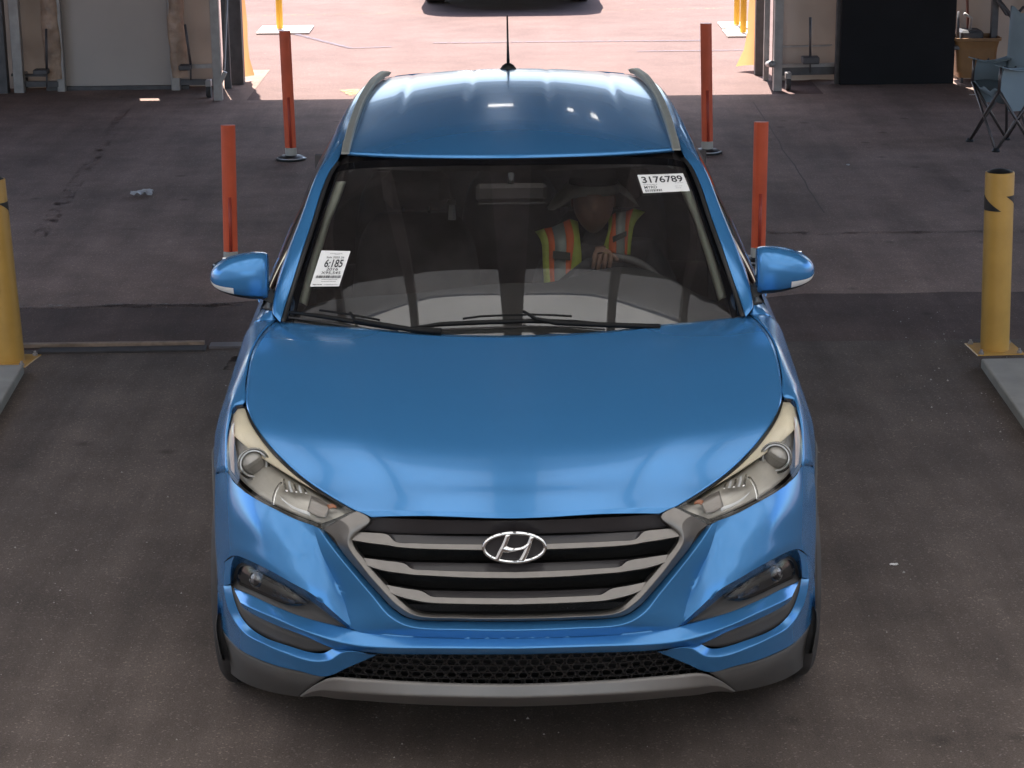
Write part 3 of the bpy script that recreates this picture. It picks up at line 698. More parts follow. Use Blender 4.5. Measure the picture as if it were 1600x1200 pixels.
# emblem
em = empty('emblem', (0, .03, .75)); em.parent = GR; em.matrix_parent_inverse = GR.matrix_world.inverted()
ec = PB(804.5, 855.5, -.006); ec[0] = -.004
def ep(a, b, o=0.0): return (ec[0]+a, ec[1]+o+.10*(b)+.25*a*a, ec[2]+b)
ea, eb = .0845, .0405
mE = MB(); mE.tube([ep(ea*math.cos(t), eb*math.sin(t)) for t in np.linspace(0, 2*math.pi, 64, endpoint=False)], .0054, 10, closed=True); mE.build('emblem_ring', CHROME, em, True)
bp_ = MB(); ring_ = [ep((ea-.003)*math.cos(t), (eb-.003)*math.sin(t), .008) for t in np.linspace(0, 2*math.pi, 48, endpoint=False)]
bp_.add([ep(0, 0, .008)]+ring_, [(0, i+1, (i+1) % 48+1) for i in range(48)]); bp_.build('emblem_plate', DARKGLOSS, em)
def eloft(top_l, bot_l, name, n=24):
    G = loft([[ep(x, z, -.002) for x, z in top_l], [ep((a[0]+b[0])/2, (a[1]+b[1])/2, -.008) for a, b in zip(top_l, bot_l)], [ep(x, z, -.002) for x, z in bot_l]], nu=n, nv=3)
    V, Fc = panel_geo([G], None); o = mesh(name, V, Fc, CHROME, em); s_ = o.modifiers.new('thickness', 'SOLIDIFY'); s_.thickness = .005; s_.offset = -1
# slanted letter: two uprights and a swept bar
eloft([(-.026, .0365), (-.036, .012), (-.047, -.010), (-.056, -.031)], [(-.009, .0375), (-.016, .014), (-.029, -.012), (-.041, -.034)], 'emblem_stroke')
eloft([(.041, .032), (.031, .008), (.021, -.014), (.008, -.0365)], [(.056, .029), (.048, .006), (.040, -.016), (.030, -.036)], 'emblem_stroke')
eloft([(-.029, .013), (-.016, .0045), (.002, .001), (.024, .006), (.049, .027)], [(-.044, -.012), (-.020, -.0145), (.006, -.0105), (.030, -.006), (.044, .008)], 'emblem_bar')

# ---- wheels
def tyre_prof():
    p = [(.235, -.095), (.30, -.112), (.335, -.108), (.352, -.094)]
    for k in range(5):
        c = -.07+.035*k
        p += [(.357, c-.012), (.357, c+.010), (.350, c+.0115), (.350, c+.0155)]
    return p[:-2]+[(.352, .094), (.335, .108), (.30, .112), (.235, .095)]
TY = None; RM = None
for (x, y) in ((-.818, .93), (.818, .93), (-.82, 3.57), (.82, 3.57)):
    we = empty('wheel', (x, y, .357)); we.parent = SUV; we.matrix_parent_inverse = SUV.matrix_basis.inverted()
    if TY is None:
        b = MB(); b.lathe(tyre_prof(), (0, 0, 0), 56, 'X', False)
        # shoulder tread blocks
        TY = b.build('tyre', RUBBER, None, True); o = auto_smooth(TY, 30)
        b = MB(); b.lathe([(.05, .07), (.06, .075), (.06, .03), (.20, .0), (.225, .09), (.24, .098), (.24, .085), (.23, -.09)], (0, 0, 0), 40, 'X', False)
        for k in range(5):
            a = 2*math.pi*k/5
            b.box((.088, .135*math.cos(a), .135*math.sin(a)), (.022, .19, .055), rx=a, bev=.006)
        RM = b.build('rim', RIM, None, False)
        t, r = TY, RM
    else:
        t, r = TY.copy(), RM.copy(); C.objects.link(t); C.objects.link(r)
    t.parent = we; r.parent = we
    if x < 0: r.rotation_euler = (0, 0, math.pi)

# ---- door mirrors
for s in (-1, 1):
    mi = empty('door_mirror', (s*.9, 1.62, 1.15)); mi.parent = SUV; mi.matrix_parent_inverse = SUV.matrix_basis.inverted()
    st = [(.826, 1.232, 1.086, 1.552, 1.655), (.84, 1.239, 1.084, 1.530, 1.668), (.88, 1.240, 1.086, 1.516, 1.675), (.93, 1.231, 1.094, 1.515, 1.680), (.97, 1.216, 1.104, 1.525, 1.684), (1.0, 1.197, 1.116, 1.545, 1.686), (1.018, 1.178, 1.130, 1.575, 1.686), (1.026, 1.160, 1.142, 1.61, 1.684)]
    def sect(v, k=1.0, n=28, a0=0, a1=2*math.pi, closed=True):
        x, zt_, zb_, yf, yb = v; out = []
        for i in range(n if closed else n+1):
            a = a0+(a1-a0)*i/n; ca, sa = math.cos(a), math.sin(a)
            yy = (yb-yf)/2; zz = (zt_-zb_)/2; e = .72
            py = (yb+yf)/2+k*yy*math.copysign(abs(ca)**e, ca)*(1.0 if ca < 0 else .72); pz = (zt_+zb_)/2+k*zz*math.copysign(abs(sa)**e, sa)
            out.append((s*x, py+.06*(x-.826)*1.2, pz))
        return out
    ss = np.array(st); T_ = np.linspace(0, 1, len(st)); fine = curve(ss, T_, np.linspace(0, 1, 30))
    V = []; n = 28
    for f in fine: V += sect(f)
    Fc = [(i*n+k, i*n+(k+1) % n, (i+1)*n+(k+1) % n, (i+1)*n+k) for i in range(29) for k in range(n)]+[tuple(range(n)), tuple(29*n+k for k in range(n))[::-1]]
    # the paint covers front and top, the lower back is black
    cen = A(s*.92, 1.62, 1.16)
    Fp = orient(np.array(V), Fc, cen)
    o = mesh('mirror_cap', V, Fp, PAINT, mi); auto_smooth(o, 50)
    # turn signal strip + black lower lip along the outer lower edge
    def band(a0, a1, i0, i1, k, name, m_):
        rows_ = [sect(fine[i], k, 6, a0, a1, False) for i in range(i0, i1)]
        G = np.array(rows_); V_ = G.reshape(-1, 3); return mesh(name, V_, orient(V_, grid_faces(*G.shape[:2]), cen), m_, mi)
    band(R(196), R(222), 13, 30, 1.012, 'turn_signal', WHITEP)
    band(R(223), R(268), 4, 30, 1.015, 'mirror_lower_shell', BLACK)
    b = MB(); b.box((s*.925, 1.678, 1.163), (.13, .006, .085), rz=s*.07, bev=.002); b.build('mirror_glass', CHROME, mi)
    b = MB(); G = loft([[(s*.775, 1.56, 1.105), (s*.80, 1.58, 1.100), (s*.85, 1.59, 1.104)], [(s*.775, 1.54, 1.055), (s*.81, 1.565, 1.066), (s*.86, 1.575, 1.088)], [(s*.78, 1.66, 1.05), (s*.81, 1.65, 1.06), (s*.86, 1.65, 1.088)], [(s*.775, 1.67, 1.10), (s*.80, 1.66, 1.10), (s*.85, 1.66, 1.104)], [(s*.775, 1.56, 1.105), (s*.80, 1.58, 1.100), (s*.85, 1.59, 1.104)]], ['s', 'c', 'c', 'c', 's'], nu=10, nv=2)
    V_ = G.reshape(-1, 3); mesh('mirror_arm', V_, orient(V_, grid_faces(*G.shape[:2]), A(s*.82, 1.61, 1.08)), BLACK, mi)

# ---- wipers
def glass_path(px, off): return [on_ws(u, v, off) for u, v in px]
for blade, arm, hook in (
    ([(452, 495), (500, 501), (560, 511), (622, 523)], [(548, 500), (556, 512), (580, 516), (640, 526), (690, 530)], (566, 513)),
    ([(636, 521), (690, 514), (760, 511), (830, 509), (900, 511), (945, 514)], [(818, 498), (838, 510), (870, 516), (940, 519), (1000, 521), (1030, 523)], (790, 510))):
    wp = empty('wiper', tuple(on_ws(*hook, .02))); wp.parent = SUV; wp.matrix_parent_inverse = SUV.matrix_basis.inverted()
    b = MB(); P_ = glass_path(blade, .022); b.tube(P_, [.004]+[.008]*(len(P_)-2)+[.004], 8); b.build('wiper_blade', WIPB, wp, True)
    b = MB(); P_ = glass_path([(u, v+3) for u, v in blade], .006); b.tube(P_, .0035, 6); b.build('rubber_edge', RUBBER, wp, True)
    b = MB(); P_ = glass_path(arm, .034); b.tube(P_, [.005, .007]+[.009]*(len(P_)-3)+[.012], 8); b.build('wiper_arm', WIPB, wp, True)
    b = MB(); k = len(blade)//2; P_ = glass_path([(u*.55+blade[k][0]*.45, v*.55+blade[k][1]*.45-6) for u, v in blade], .034); b.tube(P_, .004, 6); b.build('wiper_bow', WIPB, wp, True)

# ---- window stickers
PAPER = mat('white_label_paper', (.80, .80, .80), .6); INK = mat('printed_ink', (.03, .03, .035), .7)
def sticker(corners, label, texts, bars):
    """corners tl,tr,br,bl in px ; texts (string, s0,t0,height,width) in unit square, t down"""
    P4 = [on_ws(u, v, .008) for u, v in corners]
    st_ = empty('window_label', tuple(sum(P4)/4)); st_.parent = SUV; st_.matrix_parent_inverse = SUV.matrix_basis.inverted(); st_['label'] = label
    def at(s, t, o=0): return (P4[0]*(1-s)+P4[1]*s)*(1-t)+(P4[3]*(1-s)+P4[2]*s)*t+A(0, -.5, .86)*o
    mesh('paper', [at(0, 0), at(1, 0), at(1, 1), at(0, 1)], [(3, 2, 1, 0)], PAPER, st_, False)
    for (tx, s0, t0, h, wd) in texts:
        cu = bpy.data.curves.new('print', 'FONT'); cu.body = tx; cu.size = 1; cu.offset = .018 if len(tx) > 4 and ':' in tx or tx == '3176789' else .006; to = bpy.data.objects.new('print', cu); C.objects.link(to)
        bpy.context.view_layer.update(); me = bpy.data.meshes.new_from_object(to.evaluated_get(bpy.context.evaluated_depsgraph_get()))
        bpy.data.objects.remove(to); co = np.array([v.co for v in me.vertices]); mn, mx = co.min(0), co.max(0)
        for v in me.vertices:
            a = (v.co.x-mn[0])/(mx[0]-mn[0]); b_ = (v.co.y-mn[1])/(mx[1]-mn[1])
            v.co = Vector(at(s0+a*wd, t0+h*(1-b_), .0012))
        me.materials.clear(); me.materials.append(INK); o = bpy.data.objects.new('print', me); link(o, st_)
    b = MB()
    for (s0, t0, w_, h_) in bars:
        b.add([at(s0, t0, .0012), at(s0+w_, t0, .0012), at(s0+w_, t0+h_, .0012), at(s0, t0+h_, .0012)], [(3, 2, 1, 0)])
    b.build('print_marks', INK, st_)
rnd_ = random.Random(3)
def barcode(s0, s1, t0, h):
    out = []; s = s0
    while s < s1:
        w_ = rnd_.choice((.008, .012, .02)); out.append((s, t0, w_, h)); s += w_+rnd_.choice((.008, .012, .018))
    return out
def dashes(s0, s1, t0, h):
    out = []; s = s0
    while s < s1:
        w_ = rnd_.uniform(.015, .04); out.append((s, t0+rnd_.uniform(0, h*.3), w_, h*.6)); s += w_+rnd_.uniform(.008, .02)
    return out
sticker([(502.5, 394), (548, 395), (530, 450), (484.5, 450.5)], 'white sale label printed 6:185, low on the passenger side of the glass',
        [('Sale 2025 26', .26, .165, .055, .60), ('6:185', .26, .25, .22, .62), ('2016', .38, .485, .08, .40), ('X95,545', .24, .59, .085, .66)],
        barcode(.10, .95, .70, .075)+dashes(.33, .82, .805, .018)+dashes(.33, .82, .86, .018)+dashes(.08, .36, .935, .035)+dashes(.46, .92, .945, .016)+dashes(.34, .76, .08, .016)+dashes(.5, .65, .11, .012))
sticker([(995.5, 276), (1067, 273.5), (1078, 301), (1005, 304.5)], 'white number label printed 3176789, top driver corner of the glass',
        [('3176789', .06, .12, .36, .88), ('MYRD', .06, .64, .14, .27)],
        barcode(.06, .41, .83, .12)+dashes(.06, .36, .555, .03)+dashes(.74, .93, .52, .02)+dashes(.72, .84, .70, .02)+dashes(.72, .84, .80, .02)+dashes(.28, .65, .05, .015))

# ---- interior
liner = [[A(x, y, z) for y in (1.35, 2.2, 3.2, 4.2)] for x, z in ((-.80, 1.0), (-.84, .8), (-.80, .42), (-.3, .36), (.3, .36), (.80, .42), (.84, .8), (.80, 1.0))]
Gl = loft(liner, ['s']+['c']*6+['s'], nu=12, nv=2, rnd=.02); V_ = Gl.reshape(-1, 3); mesh('cabin_liner', V_, grid_faces(*Gl.shape[:2]), CABIN, SUV)
b = MB(); b.box((0, 4.02, .74), (1.74, .04, .82)); b.build('rear_seatback', CABIN, SUV)
b = MB(); b.box((0, 1.30, .70), (1.55, .05, .55)); b.build('firewall', BLACK, SUV)
dux = [(478, 478), (520, 468), (580, 462), (650, 457), (730, 447), (800, 441), (850, 441), (890, 433), (930, 421), (970, 416), (1010, 421), (1045, 433), (1085, 456), (1120, 470), (1132, 474)]
D1 = [PY(u, v, 1.80) for u, v in dux]
D0 = [A(p[0]*1.0, 1.36+.10*(p[0]/.75)**2, .985+.0*p[0]) for p in D1]
Dm = [A(p[0], 1.60, (p[2]+.985)/2+.018) for p in D1]
D2 = [p+A(0, .015, -.03) for p in D1]; D3 = [A(p[0], 1.86, .68) for p in D1]
Gd = loft([D0, Dm, D1, D2, D3], ['s', 's', 'c', 's', 's'], nu=60, nv=5, rnd=.01); V_ = Gd.reshape(-1, 3); mesh('dashboard', V_, orient(V_, grid_faces(*Gd.shape[:2]), A(0, 1.5, .6)), DASH, SUV)
# pale trim on the inner pillars
TI = [(524, 284), (510, 318), (499, 345), (489, 382), (480, 412), (471, 451), (467, 471)]; TO = [(541, 284), (529, 318), (517, 345), (506, 382), (497, 412), (487, 451), (480, 478)]
def wsy(u, v): return on_ws(u, v, 0)[1]
tIl = [PY(u, v, wsy(u, v)+.05) for u, v in TI]; tOl = [PY(u, v, wsy(u, v)+.10) for u, v in TO]
tm = [(a+b_)/2+A(.004, -.012, .004) for a, b_ in zip(tIl, tOl)]
Gt = loft([tIl, tm, tOl], nu=30, nv=4)
for s in (-1, 1):
    V_ = Gt.reshape(-1, 3)*(A(1, 1, 1) if s < 0 else MIR)
    o = mesh('pillar_trim', V_, orient(V_, grid_faces(*Gt.shape[:2]), A(0, 3, .5)), TRIM, SUV); q = o.modifiers.new('t', 'SOLIDIFY'); q.thickness = .004
# rear-view mirror
b = MB(); b.box((0, 1.93, 1.372), (.25, .035, .065), bev=.014); b.build('rear_view_mirror', CABIN, SUV)
b = MB(); b.tube([(0, 1.93, 1.40), (0, 1.95, 1.435)], .012, 8); b.build('mirror_stalk', BLACK, SUV)
b = MB(); b.box((-.0, 1.90, 1.338), (.24, .006, .006), bev=.002); b.build('mirror_edge', mat('mirror_edge_grey', (.05, .045, .05), .5), SUV)
def seat(x, y, wd, back=1.0):
    se = empty('seat', (x, y, .45)); se.parent = SUV; se.matrix_parent_inverse = SUV.matrix_basis.inverted()
    b = MB(); b.box((x, y-.02, .52), (wd, .5, .16), bev=.05); b.build('seat_cushion', CABIN, se)
    L = []
    for z, yy, hw, d in ((.55, y+.22, wd*.46, .07), (.75, y+.27, wd*.5, .075), (.95, y+.33, wd*.48, .065), (1.10, y+.38, wd*.38, .05), (1.14, y+.39, wd*.30, .03)):
        L.append([(x+hw*math.cos(a), yy+d*math.sin(a)*(1 if math.sin(a) > 0 else 1.2), z) for a in np.linspace(0, 2*math.pi, 25)])
    G_ = loft(L, nu=40, nv=3); V_ = G_.reshape(-1, 3); Fq = orient(V_, grid_faces(*G_.shape[:2]), A(x, y+.3, .85)); Fq.append(tuple(range(G_.shape[1]*(G_.shape[0]-1), G_.shape[1]*G_.shape[0]))); mesh('seat_back', V_, Fq, CABIN, se)
    b = MB(); b.box((x, y+.42, 1.23), (wd*.52, .10, .16), bev=.04); b.build('headrest', CABIN, se)
    b = MB()
    for q in (-.05, .05): b.tube([(x+q, y+.39, 1.12), (x+q, y+.41, 1.2)], .006, 6)
    b.build('headrest_post', mat('post_steel', (.5, .5, .5), .25, 1), se, True)
seat(-.37, 2.35, .50); seat(.37, 2.35, .50)
for x in (-.45, 0, .45): seat(x, 3.25, .44)
b = MB(); b.tube([(-.225, 2.52, 1.22), (-.225, 2.50, 1.16)], [.012, .016], 6); b.box((-.225, 2.51, 1.225), (.03, .01, .02)); b.build('belt_buckle', mat('buckle_grey', (.35, .35, .36), .35, .6), SUV)
# steering wheel
swc = Vector((.368, 1.955, .945)); tilt = R(62); q = Matrix.Rotation(tilt, 3, 'X')
sw = empty('steering_wheel', tuple(swc)); sw.parent = SUV; sw.matrix_parent_inverse = SUV.matrix_basis.inverted()
def swp(a, r, h=0): return swc+q @ Vector((r*math.cos(a), r*math.sin(a), h))
b = MB(); b.tube([swp(a, .185) for a in np.linspace(0, 2*math.pi, 48, endpoint=False)], .0155, 10, closed=True); b.build('steering_rim', mat('wheel_leather', (.09, .085, .088), .45), sw, True)
b = MB(); b.lathe([(.001, .03), (.05, .025), (.065, 0), (.05, -.03), (.001, -.04)], (0, 0, 0), 24, 'Z', False); b.V = [tuple(q @ Vector(v)+swc) for v in b.V]; b.build('steering_hub', DASH, sw, True)
for a in (R(0), R(180), R(270)):
    b = MB(); b.tube([swp(a, .05), swp(a, .18)], [.022, .012], 8); b.build('spoke', DASH, sw, True)
# ================================================================== THE DRIVER
SHIRT = mat('black_shirt', (.045, .045, .052), .9, noise=(20, .3), bump=(40, .4, .01))
SKIN = mat('dark_skin', (.30, .165, .12), .5, noise=(30, .1))
DRV = empty('person', (.33, 2.40, .60), 'driver in pale hat, lime and orange safety vest, one hand on the steering wheel', 'person')
def skin(name, nodes, edges, m, parent, lv=2, root=0):
    me = bpy.data.meshes.new(name); me.from_pydata([n[:3] for n in nodes], edges, []); o = bpy.data.objects.new(name, me); link(o, parent)
    me.materials.append(m)
    mo = o.modifiers.new('skin', 'SKIN')
    for i, n in enumerate(nodes):
        sv = me.skin_vertices[0].data[i]; sv.radius = (n[3], n[4] if len(n) > 4 else n[3]); sv.use_root = (i == root)
    mo.use_smooth_shade = True
    s_ = o.modifiers.new('sub', 'SUBSURF'); s_.levels = lv; s_.render_levels = lv
    # bake to a plain mesh
    bpy.context.view_layer.update()
    me2 = bpy.data.meshes.new_from_object(o.evaluated_get(bpy.context.evaluated_depsgraph_get()))
    o.modifiers.clear(); o.data = me2
    me2.polygons.foreach_set('use_smooth', [True]*len(me2.polygons))
    return o
N = [(.34, 2.42, .62, .17, .13), (.34, 2.42, .78, .165, .12), (.335, 2.40, .93, .175, .115), (.33, 2.37, 1.02, .15, .10), (.325, 2.355, 1.10, .062, .062), (.315, 2.335, 1.16, .055, .055),
     (.50, 2.36, 1.045, .075), (.585, 2.28, .90, .055), (.60, 2.12, .82, .045), (.55, 1.98, .93, .034),
     (.165, 2.37, 1.035, .075), (.10, 2.27, .88, .055), (.14, 2.13, .93, .046), (.262, 2.005, 1.075, .034), (.300, 1.985, 1.110, .034),
     (.25, 2.25, .60, .10), (.24, 1.90, .70, .075), (.26, 1.62, .45, .05), (.44, 2.25, .60, .10), (.47, 1.90, .70, .075), (.45, 1.62, .45, .05)]
E_ = [(0, 1), (1, 2), (2, 3), (3, 4), (4, 5), (3, 6), (6, 7), (7, 8), (8, 9), (3, 10), (10, 11), (11, 12), (12, 13), (13, 14), (0, 15), (15, 16), (16, 17), (0, 18), (18, 19), (19, 20)]
body = skin('body', N, E_, SHIRT, DRV)
# head with face
bm = bmesh.new(); bmesh.ops.create_uvsphere(bm, u_segments=36, v_segments=28, radius=1)
for v in bm.verts:
    x, y, z = v.co
    f = max(0, -y)
    jaw = max(0, -z)
    x *= .076*(1-.22*jaw*jaw); yy = y*.095; zz = z*.118
    if z < 0: yy += -.012*jaw*f
    nose = math.exp(-((x/.012)**2))*math.exp(-(((zz+.012)/.022)**2))*f; yy -= .022*nose
    for s in (-1, 1): yy += .010*math.exp(-(((x-s*.030)/.016)**2)-(((zz-.012)/.012)**2))*f
    yy -= .006*math.exp(-((x/.026)**2)-(((zz+.052)/.008)**2))*f
    yy -= .005*math.exp(-((x/.045)**2)-(((zz-.032)/.009)**2))*f
    v.co = (x, yy, zz)
for f in bm.faces: f.smooth = True
hm = bpy.data.meshes.new('head'); bm.to_mesh(hm); bm.free(); hm.materials.append(SKIN); ho = bpy.data.objects.new('head', hm); link(ho, DRV); ho.location = Vector((.302, 2.315, 1.262))-Vector(DRV.location)*0
ho.matrix_parent_inverse = DRV.matrix_basis.inverted()
for s in (-1, 1):
    b = MB(); b.lathe([(.001, -.006), (.013, -.004), (.016, .002), (.008, .006)], (0, 0, 0), 12, 'X'); b.V = [tuple(Vector((v[0]*s+s*.077, v[1]*.8, v[2]*1.5))) for v in b.V]
    e = b.build('ear', SKIN, None, True); e.parent = ho
# hand on the rim: palm plus five separate fingers, one mesh
hb = Vector((.312, 1.972, 1.128))
HN = [(hb.x, hb.y+.020, hb.z+.004, .020, .028), (hb.x+.012, hb.y-.004, hb.z+.014, .018, .028)]; HE = [(0, 1)]
for i, (dx, ln) in enumerate(((-.024, .9), (-.006, 1.0), (.014, 1.02), (.033, .92))):
    k = len(HN)
    HN += [(hb.x+.006+dx, hb.y-.014, hb.z+.014, .0088), (hb.x+.004+dx, hb.y-.034*ln, hb.z+.004, .0085), (hb.x+.0+dx, hb.y-.042*ln, hb.z-.020*ln, .0078), (hb.x-.002+dx, hb.y-.030*ln, hb.z-.040*ln, .0070)]
    HE += [(1, k), (k, k+1), (k+1, k+2), (k+2, k+3)]
k = len(HN)
HN += [(hb.x+.034, hb.y+.012, hb.z+.004, .012), (hb.x+.052, hb.y-.004, hb.z-.002, .0100), (hb.x+.062, hb.y-.018, hb.z-.010, .0085)]
HE += [(0, k), (k, k+1), (k+1, k+2)]
k = len(HN); HN += [(.285, 1.99, 1.105, .024, .021)]; HE += [(0, k)]
hand = skin('hand', HN, HE, mat('hand_skin', (.20, .11, .08), .5, noise=(60, .15)), DRV)
b = MB(); t_ = [Vector((hb.x+.018+.0098*math.cos(a), hb.y-.026, hb.z+.010+.0098*math.sin(a))) for a in np.linspace(0, 2*math.pi, 16, endpoint=False)]
b.tube(t_, .0016, 6, closed=True); b.build('ring', mat('gold_ring', (.8, .65, .35), .15, 1), DRV, True)
# hat: crown, brim drooping at the sides
HATM = mat('pale_hat_cloth', (.55, .52, .47), .9, noise=(25, .15), bump=(60, .4, .004))
hc = Vector((.302, 2.330, 1.332))
V = []; n = 40; prof = [(.001, .082), (.05, .080), (.078, .066), (.086, .02), (.090, -.004), (.125, -.008), (.152, -.020), (.172, -.036)]
for (r, h) in prof:
    for kk in range(n):
        a = 2*math.pi*kk/n; side_ = abs(math.cos(a)); back = max(0, math.sin(a))
        wob = .006*math.sin(5*a)*(r > .12)
        front = max(0, -math.sin(a)); droop = (r > .1)*(r-.09)*(.75*side_**2+.9*back); r = r if r < .1 else r-(r-.092)*.72*front**1.5
        V.append((hc.x+r*math.cos(a)*(1.0 if r < .1 else .98), hc.y+r*math.sin(a)*1.05, hc.z+h-droop+wob))
Fc = [(i*n+k_, i*n+(k_+1) % n, (i+1)*n+(k_+1) % n, (i+1)*n+k_) for i in range(len(prof)-1) for k_ in range(n)]
hat = mesh('hat_brim', V, Fc[4*n:], HATM, DRV); q = hat.modifiers.new('t', 'SOLIDIFY'); q.thickness = .003
mesh('hat_crown', V, Fc[:4*n], mat('shaded_hat_cloth', (.05, .048, .05), .9), DRV)  # crown and brim are one hat; the crown's shade is in its colour
# vest
VEST = empty('safety_vest', (.3, 2.2, 1.0)); VEST.parent = DRV; VEST.matrix_parent_inverse = DRV.matrix_basis.inverted()
LIME = mat('lime_mesh_cloth', (.50, .56, .10), .8, noise=(60, .1)); ORG = mat('orange_band', (.95, .20, .07), .7); SIL = mat('silver_reflective_band', (.42, .45, .43), .45, .2, noise=(30, .08)); TABM = mat('dark_tab', (.06, .065, .06), .7)
LV = [[(836, 362), (846, 380), (848, 410), (850, 446)], [(850, 357), (857, 378), (858, 410), (860, 446)], [(862, 355), (867, 380), (866, 410), (867, 446)], [(880, 347), (885, 378), (884, 410), (884, 446)], [(890, 342), (897, 372), (893, 410), (889, 446)], [(903, 346), (907, 380), (908, 412), (896, 446)]]
RV = [[(950, 343), (950, 360), (946, 375), (941, 392)], [(957, 335), (955, 355), (952, 372), (951, 394)], [(962, 332), (962, 352), (963, 375), (963, 396)], [(978, 330), (977, 352), (976, 375), (976, 398)], [(990, 326), (983, 350), (981, 375), (980, 398)], [(1008, 331), (992, 350), (987, 375), (985, 398)]]
vy = lambda u, v: 2.225+.02*((v-345)/100)-.0*u-.0
def vl(l, c):
    out = []
    for i, (u, v) in enumerate(l):
        y = [2.315, 2.252, 2.240, 2.236][i] + .00045*abs(u-c)
        out.append(PY(u, v, y))
    return out
for set_, c in ((LV, 880), (RV, 965)):
    for i, m__ in enumerate((LIME, ORG, SIL, ORG, LIME)):
        Gv = loft([vl(set_[i], c), vl(set_[i+1], c)], nu=16, nv=2); V_ = Gv.reshape(-1, 3)
        o = mesh('vest_band', V_, orient(V_, grid_faces(*Gv.shape[:2]), A(.3, 2.6, 1.0)), m__, VEST); q = o.modifiers.new('t', 'SOLIDIFY'); q.thickness = .004; q.offset = -1
for quad in ([(864, 392), (891, 395), (891, 407), (864, 404)], [(957, 370), (979, 361), (979, 369), (958, 379)]):
    P_ = [PY(u, v, 2.233) for u, v in quad]; o = mesh('vest_tab', P_, [(3, 2, 1, 0)], TABM, VEST, False); q = o.modifiers.new('t', 'SOLIDIFY'); q.thickness = .004
# ================================================================== GROUND
def asphalt(name, col, var=.18, speck=.22, rough=.92, track=.0):
    m = bpy.data.materials.new(name); m.use_nodes = True; n = m.node_tree.nodes; l = m.node_tree.links; b = n['Principled BSDF']
    b.inputs['Roughness'].default_value = rough; b.inputs['Specular IOR Level'].default_value = .25
    tc = n.new('ShaderNodeTexCoord')
    def noise(sc_, det, lo, hi, a, c):
        t = n.new('ShaderNodeTexNoise'); t.inputs['Scale'].default_value = sc_; t.inputs['Detail'].default_value = det; l.new(tc.outputs['Object'], t.inputs['Vector'])
        r = n.new('ShaderNodeMapRange'); r.inputs[1].default_value = lo; r.inputs[2].default_value = hi; r.inputs[3].default_value = a; r.inputs[4].default_value = c; l.new(t.outputs[0], r.inputs[0]); return r.outputs[0], t.outputs[0]
    a, _ = noise(.9, 8, .3, .7, 1-var, 1+var); c2, _ = noise(3.5, 8, .35, .7, 1-var*.6, 1+var*.6); c3, h = noise(230, 2, .35, .68, 1-speck, 1+speck)
    v = n.new('ShaderNodeTexVoronoi'); v.inputs['Scale'].default_value = 160; l.new(tc.outputs['Object'], v.inputs['Vector'])
    st_ = n.new('ShaderNodeMapRange'); st_.inputs[1].default_value = .9; st_.inputs[2].default_value = 1.0; st_.inputs[3].default_value = 1; st_.inputs[4].default_value = 1.8
    sx = n.new('ShaderNodeSeparateColor'); l.new(v.outputs['Color'], sx.inputs[0]); l.new(sx.outputs[0], st_.inputs[0])
    def mul(p, q):
        k = n.new('ShaderNodeMath'); k.operation = 'MULTIPLY'; l.new(p, k.inputs[0]); l.new(q, k.inputs[1]); return k.outputs[0]
    t_ = mul(mul(a, c2), mul(c3, st_.outputs[0]))
    if track:
        mp_ = n.new('ShaderNodeMapping'); mp_.inputs['Scale'].default_value = (3.2, .28, 1); mp_.inputs['Rotation'].default_value = (0, 0, .06); l.new(tc.outputs['Object'], mp_.inputs[0])
        tn = n.new('ShaderNodeTexNoise'); tn.inputs['Scale'].default_value = 1.0; tn.inputs['Detail'].default_value = 7; tn.inputs['Roughness'].default_value = .65; l.new(mp_.outputs[0], tn.inputs['Vector'])
        tr_ = n.new('ShaderNodeMapRange'); tr_.inputs[1].default_value = .35; tr_.inputs[2].default_value = .65; tr_.inputs[3].default_value = 1-track; tr_.inputs[4].default_value = 1+track; l.new(tn.outputs[0], tr_.inputs[0])
        # a few oil drips
        vo = n.new('ShaderNodeTexVoronoi'); vo.inputs['Scale'].default_value = 2.3; vo.inputs['Randomness'].default_value = 1; l.new(tc.outputs['Object'], vo.inputs['Vector'])
        vr = n.new('ShaderNodeMapRange'); vr.inputs[1].default_value = .03; vr.inputs[2].default_value = .11; vr.inputs[3].default_value = .62; vr.inputs[4].default_value = 1; l.new(vo.outputs['Distance'], vr.inputs[0])
        t_ = mul(mul(t_, tr_.outputs[0]), vr.outputs[0])
    s_ = n.new('ShaderNodeVectorMath'); s_.operation = 'SCALE'; s_.inputs[0].default_value = col; l.new(t_, s_.inputs['Scale']); l.new(s_.outputs[0], b.inputs['Base Color'])
    bp = n.new('ShaderNodeBump'); bp.inputs['Strength'].default_value = .5; bp.inputs['Distance'].default_value = .004; l.new(h, bp.inputs['Height']); l.new(bp.outputs[0], b.inputs['Normal'])
    return m
def sheet(name, pts, z, m, **kw):
    return mesh(name, [(x, y, z) for x, y in pts], [tuple(range(len(pts)))], m, None, False, **kw)
sheet('ground', [(-300, -300), (300, -300), (300, 400), (-300, 400)], 0, asphalt('sunlit_asphalt', (.134, .085, .077), .12, .3), kind='structure')
sheet('lane_asphalt', [(-8, -30), (8, -30), (8, 15.4), (2.75, 15.4), (2.75, 13.42), (-2.3, 13.42), (-2.3, 15.4), (-8, 15.4)], .004, asphalt('old_asphalt', (.235, .163, .136), .22, .2, track=.16), kind='structure')  # edge drawn along the tent's shadow line, so lit ground has another colour
# sunlit forecourt beyond the tent, its pinkish lit tone put into the colour
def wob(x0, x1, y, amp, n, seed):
    r = random.Random(seed); return [(x0+(x1-x0)*i/n, y+r.uniform(-amp, amp)) for i in range(n+1)]
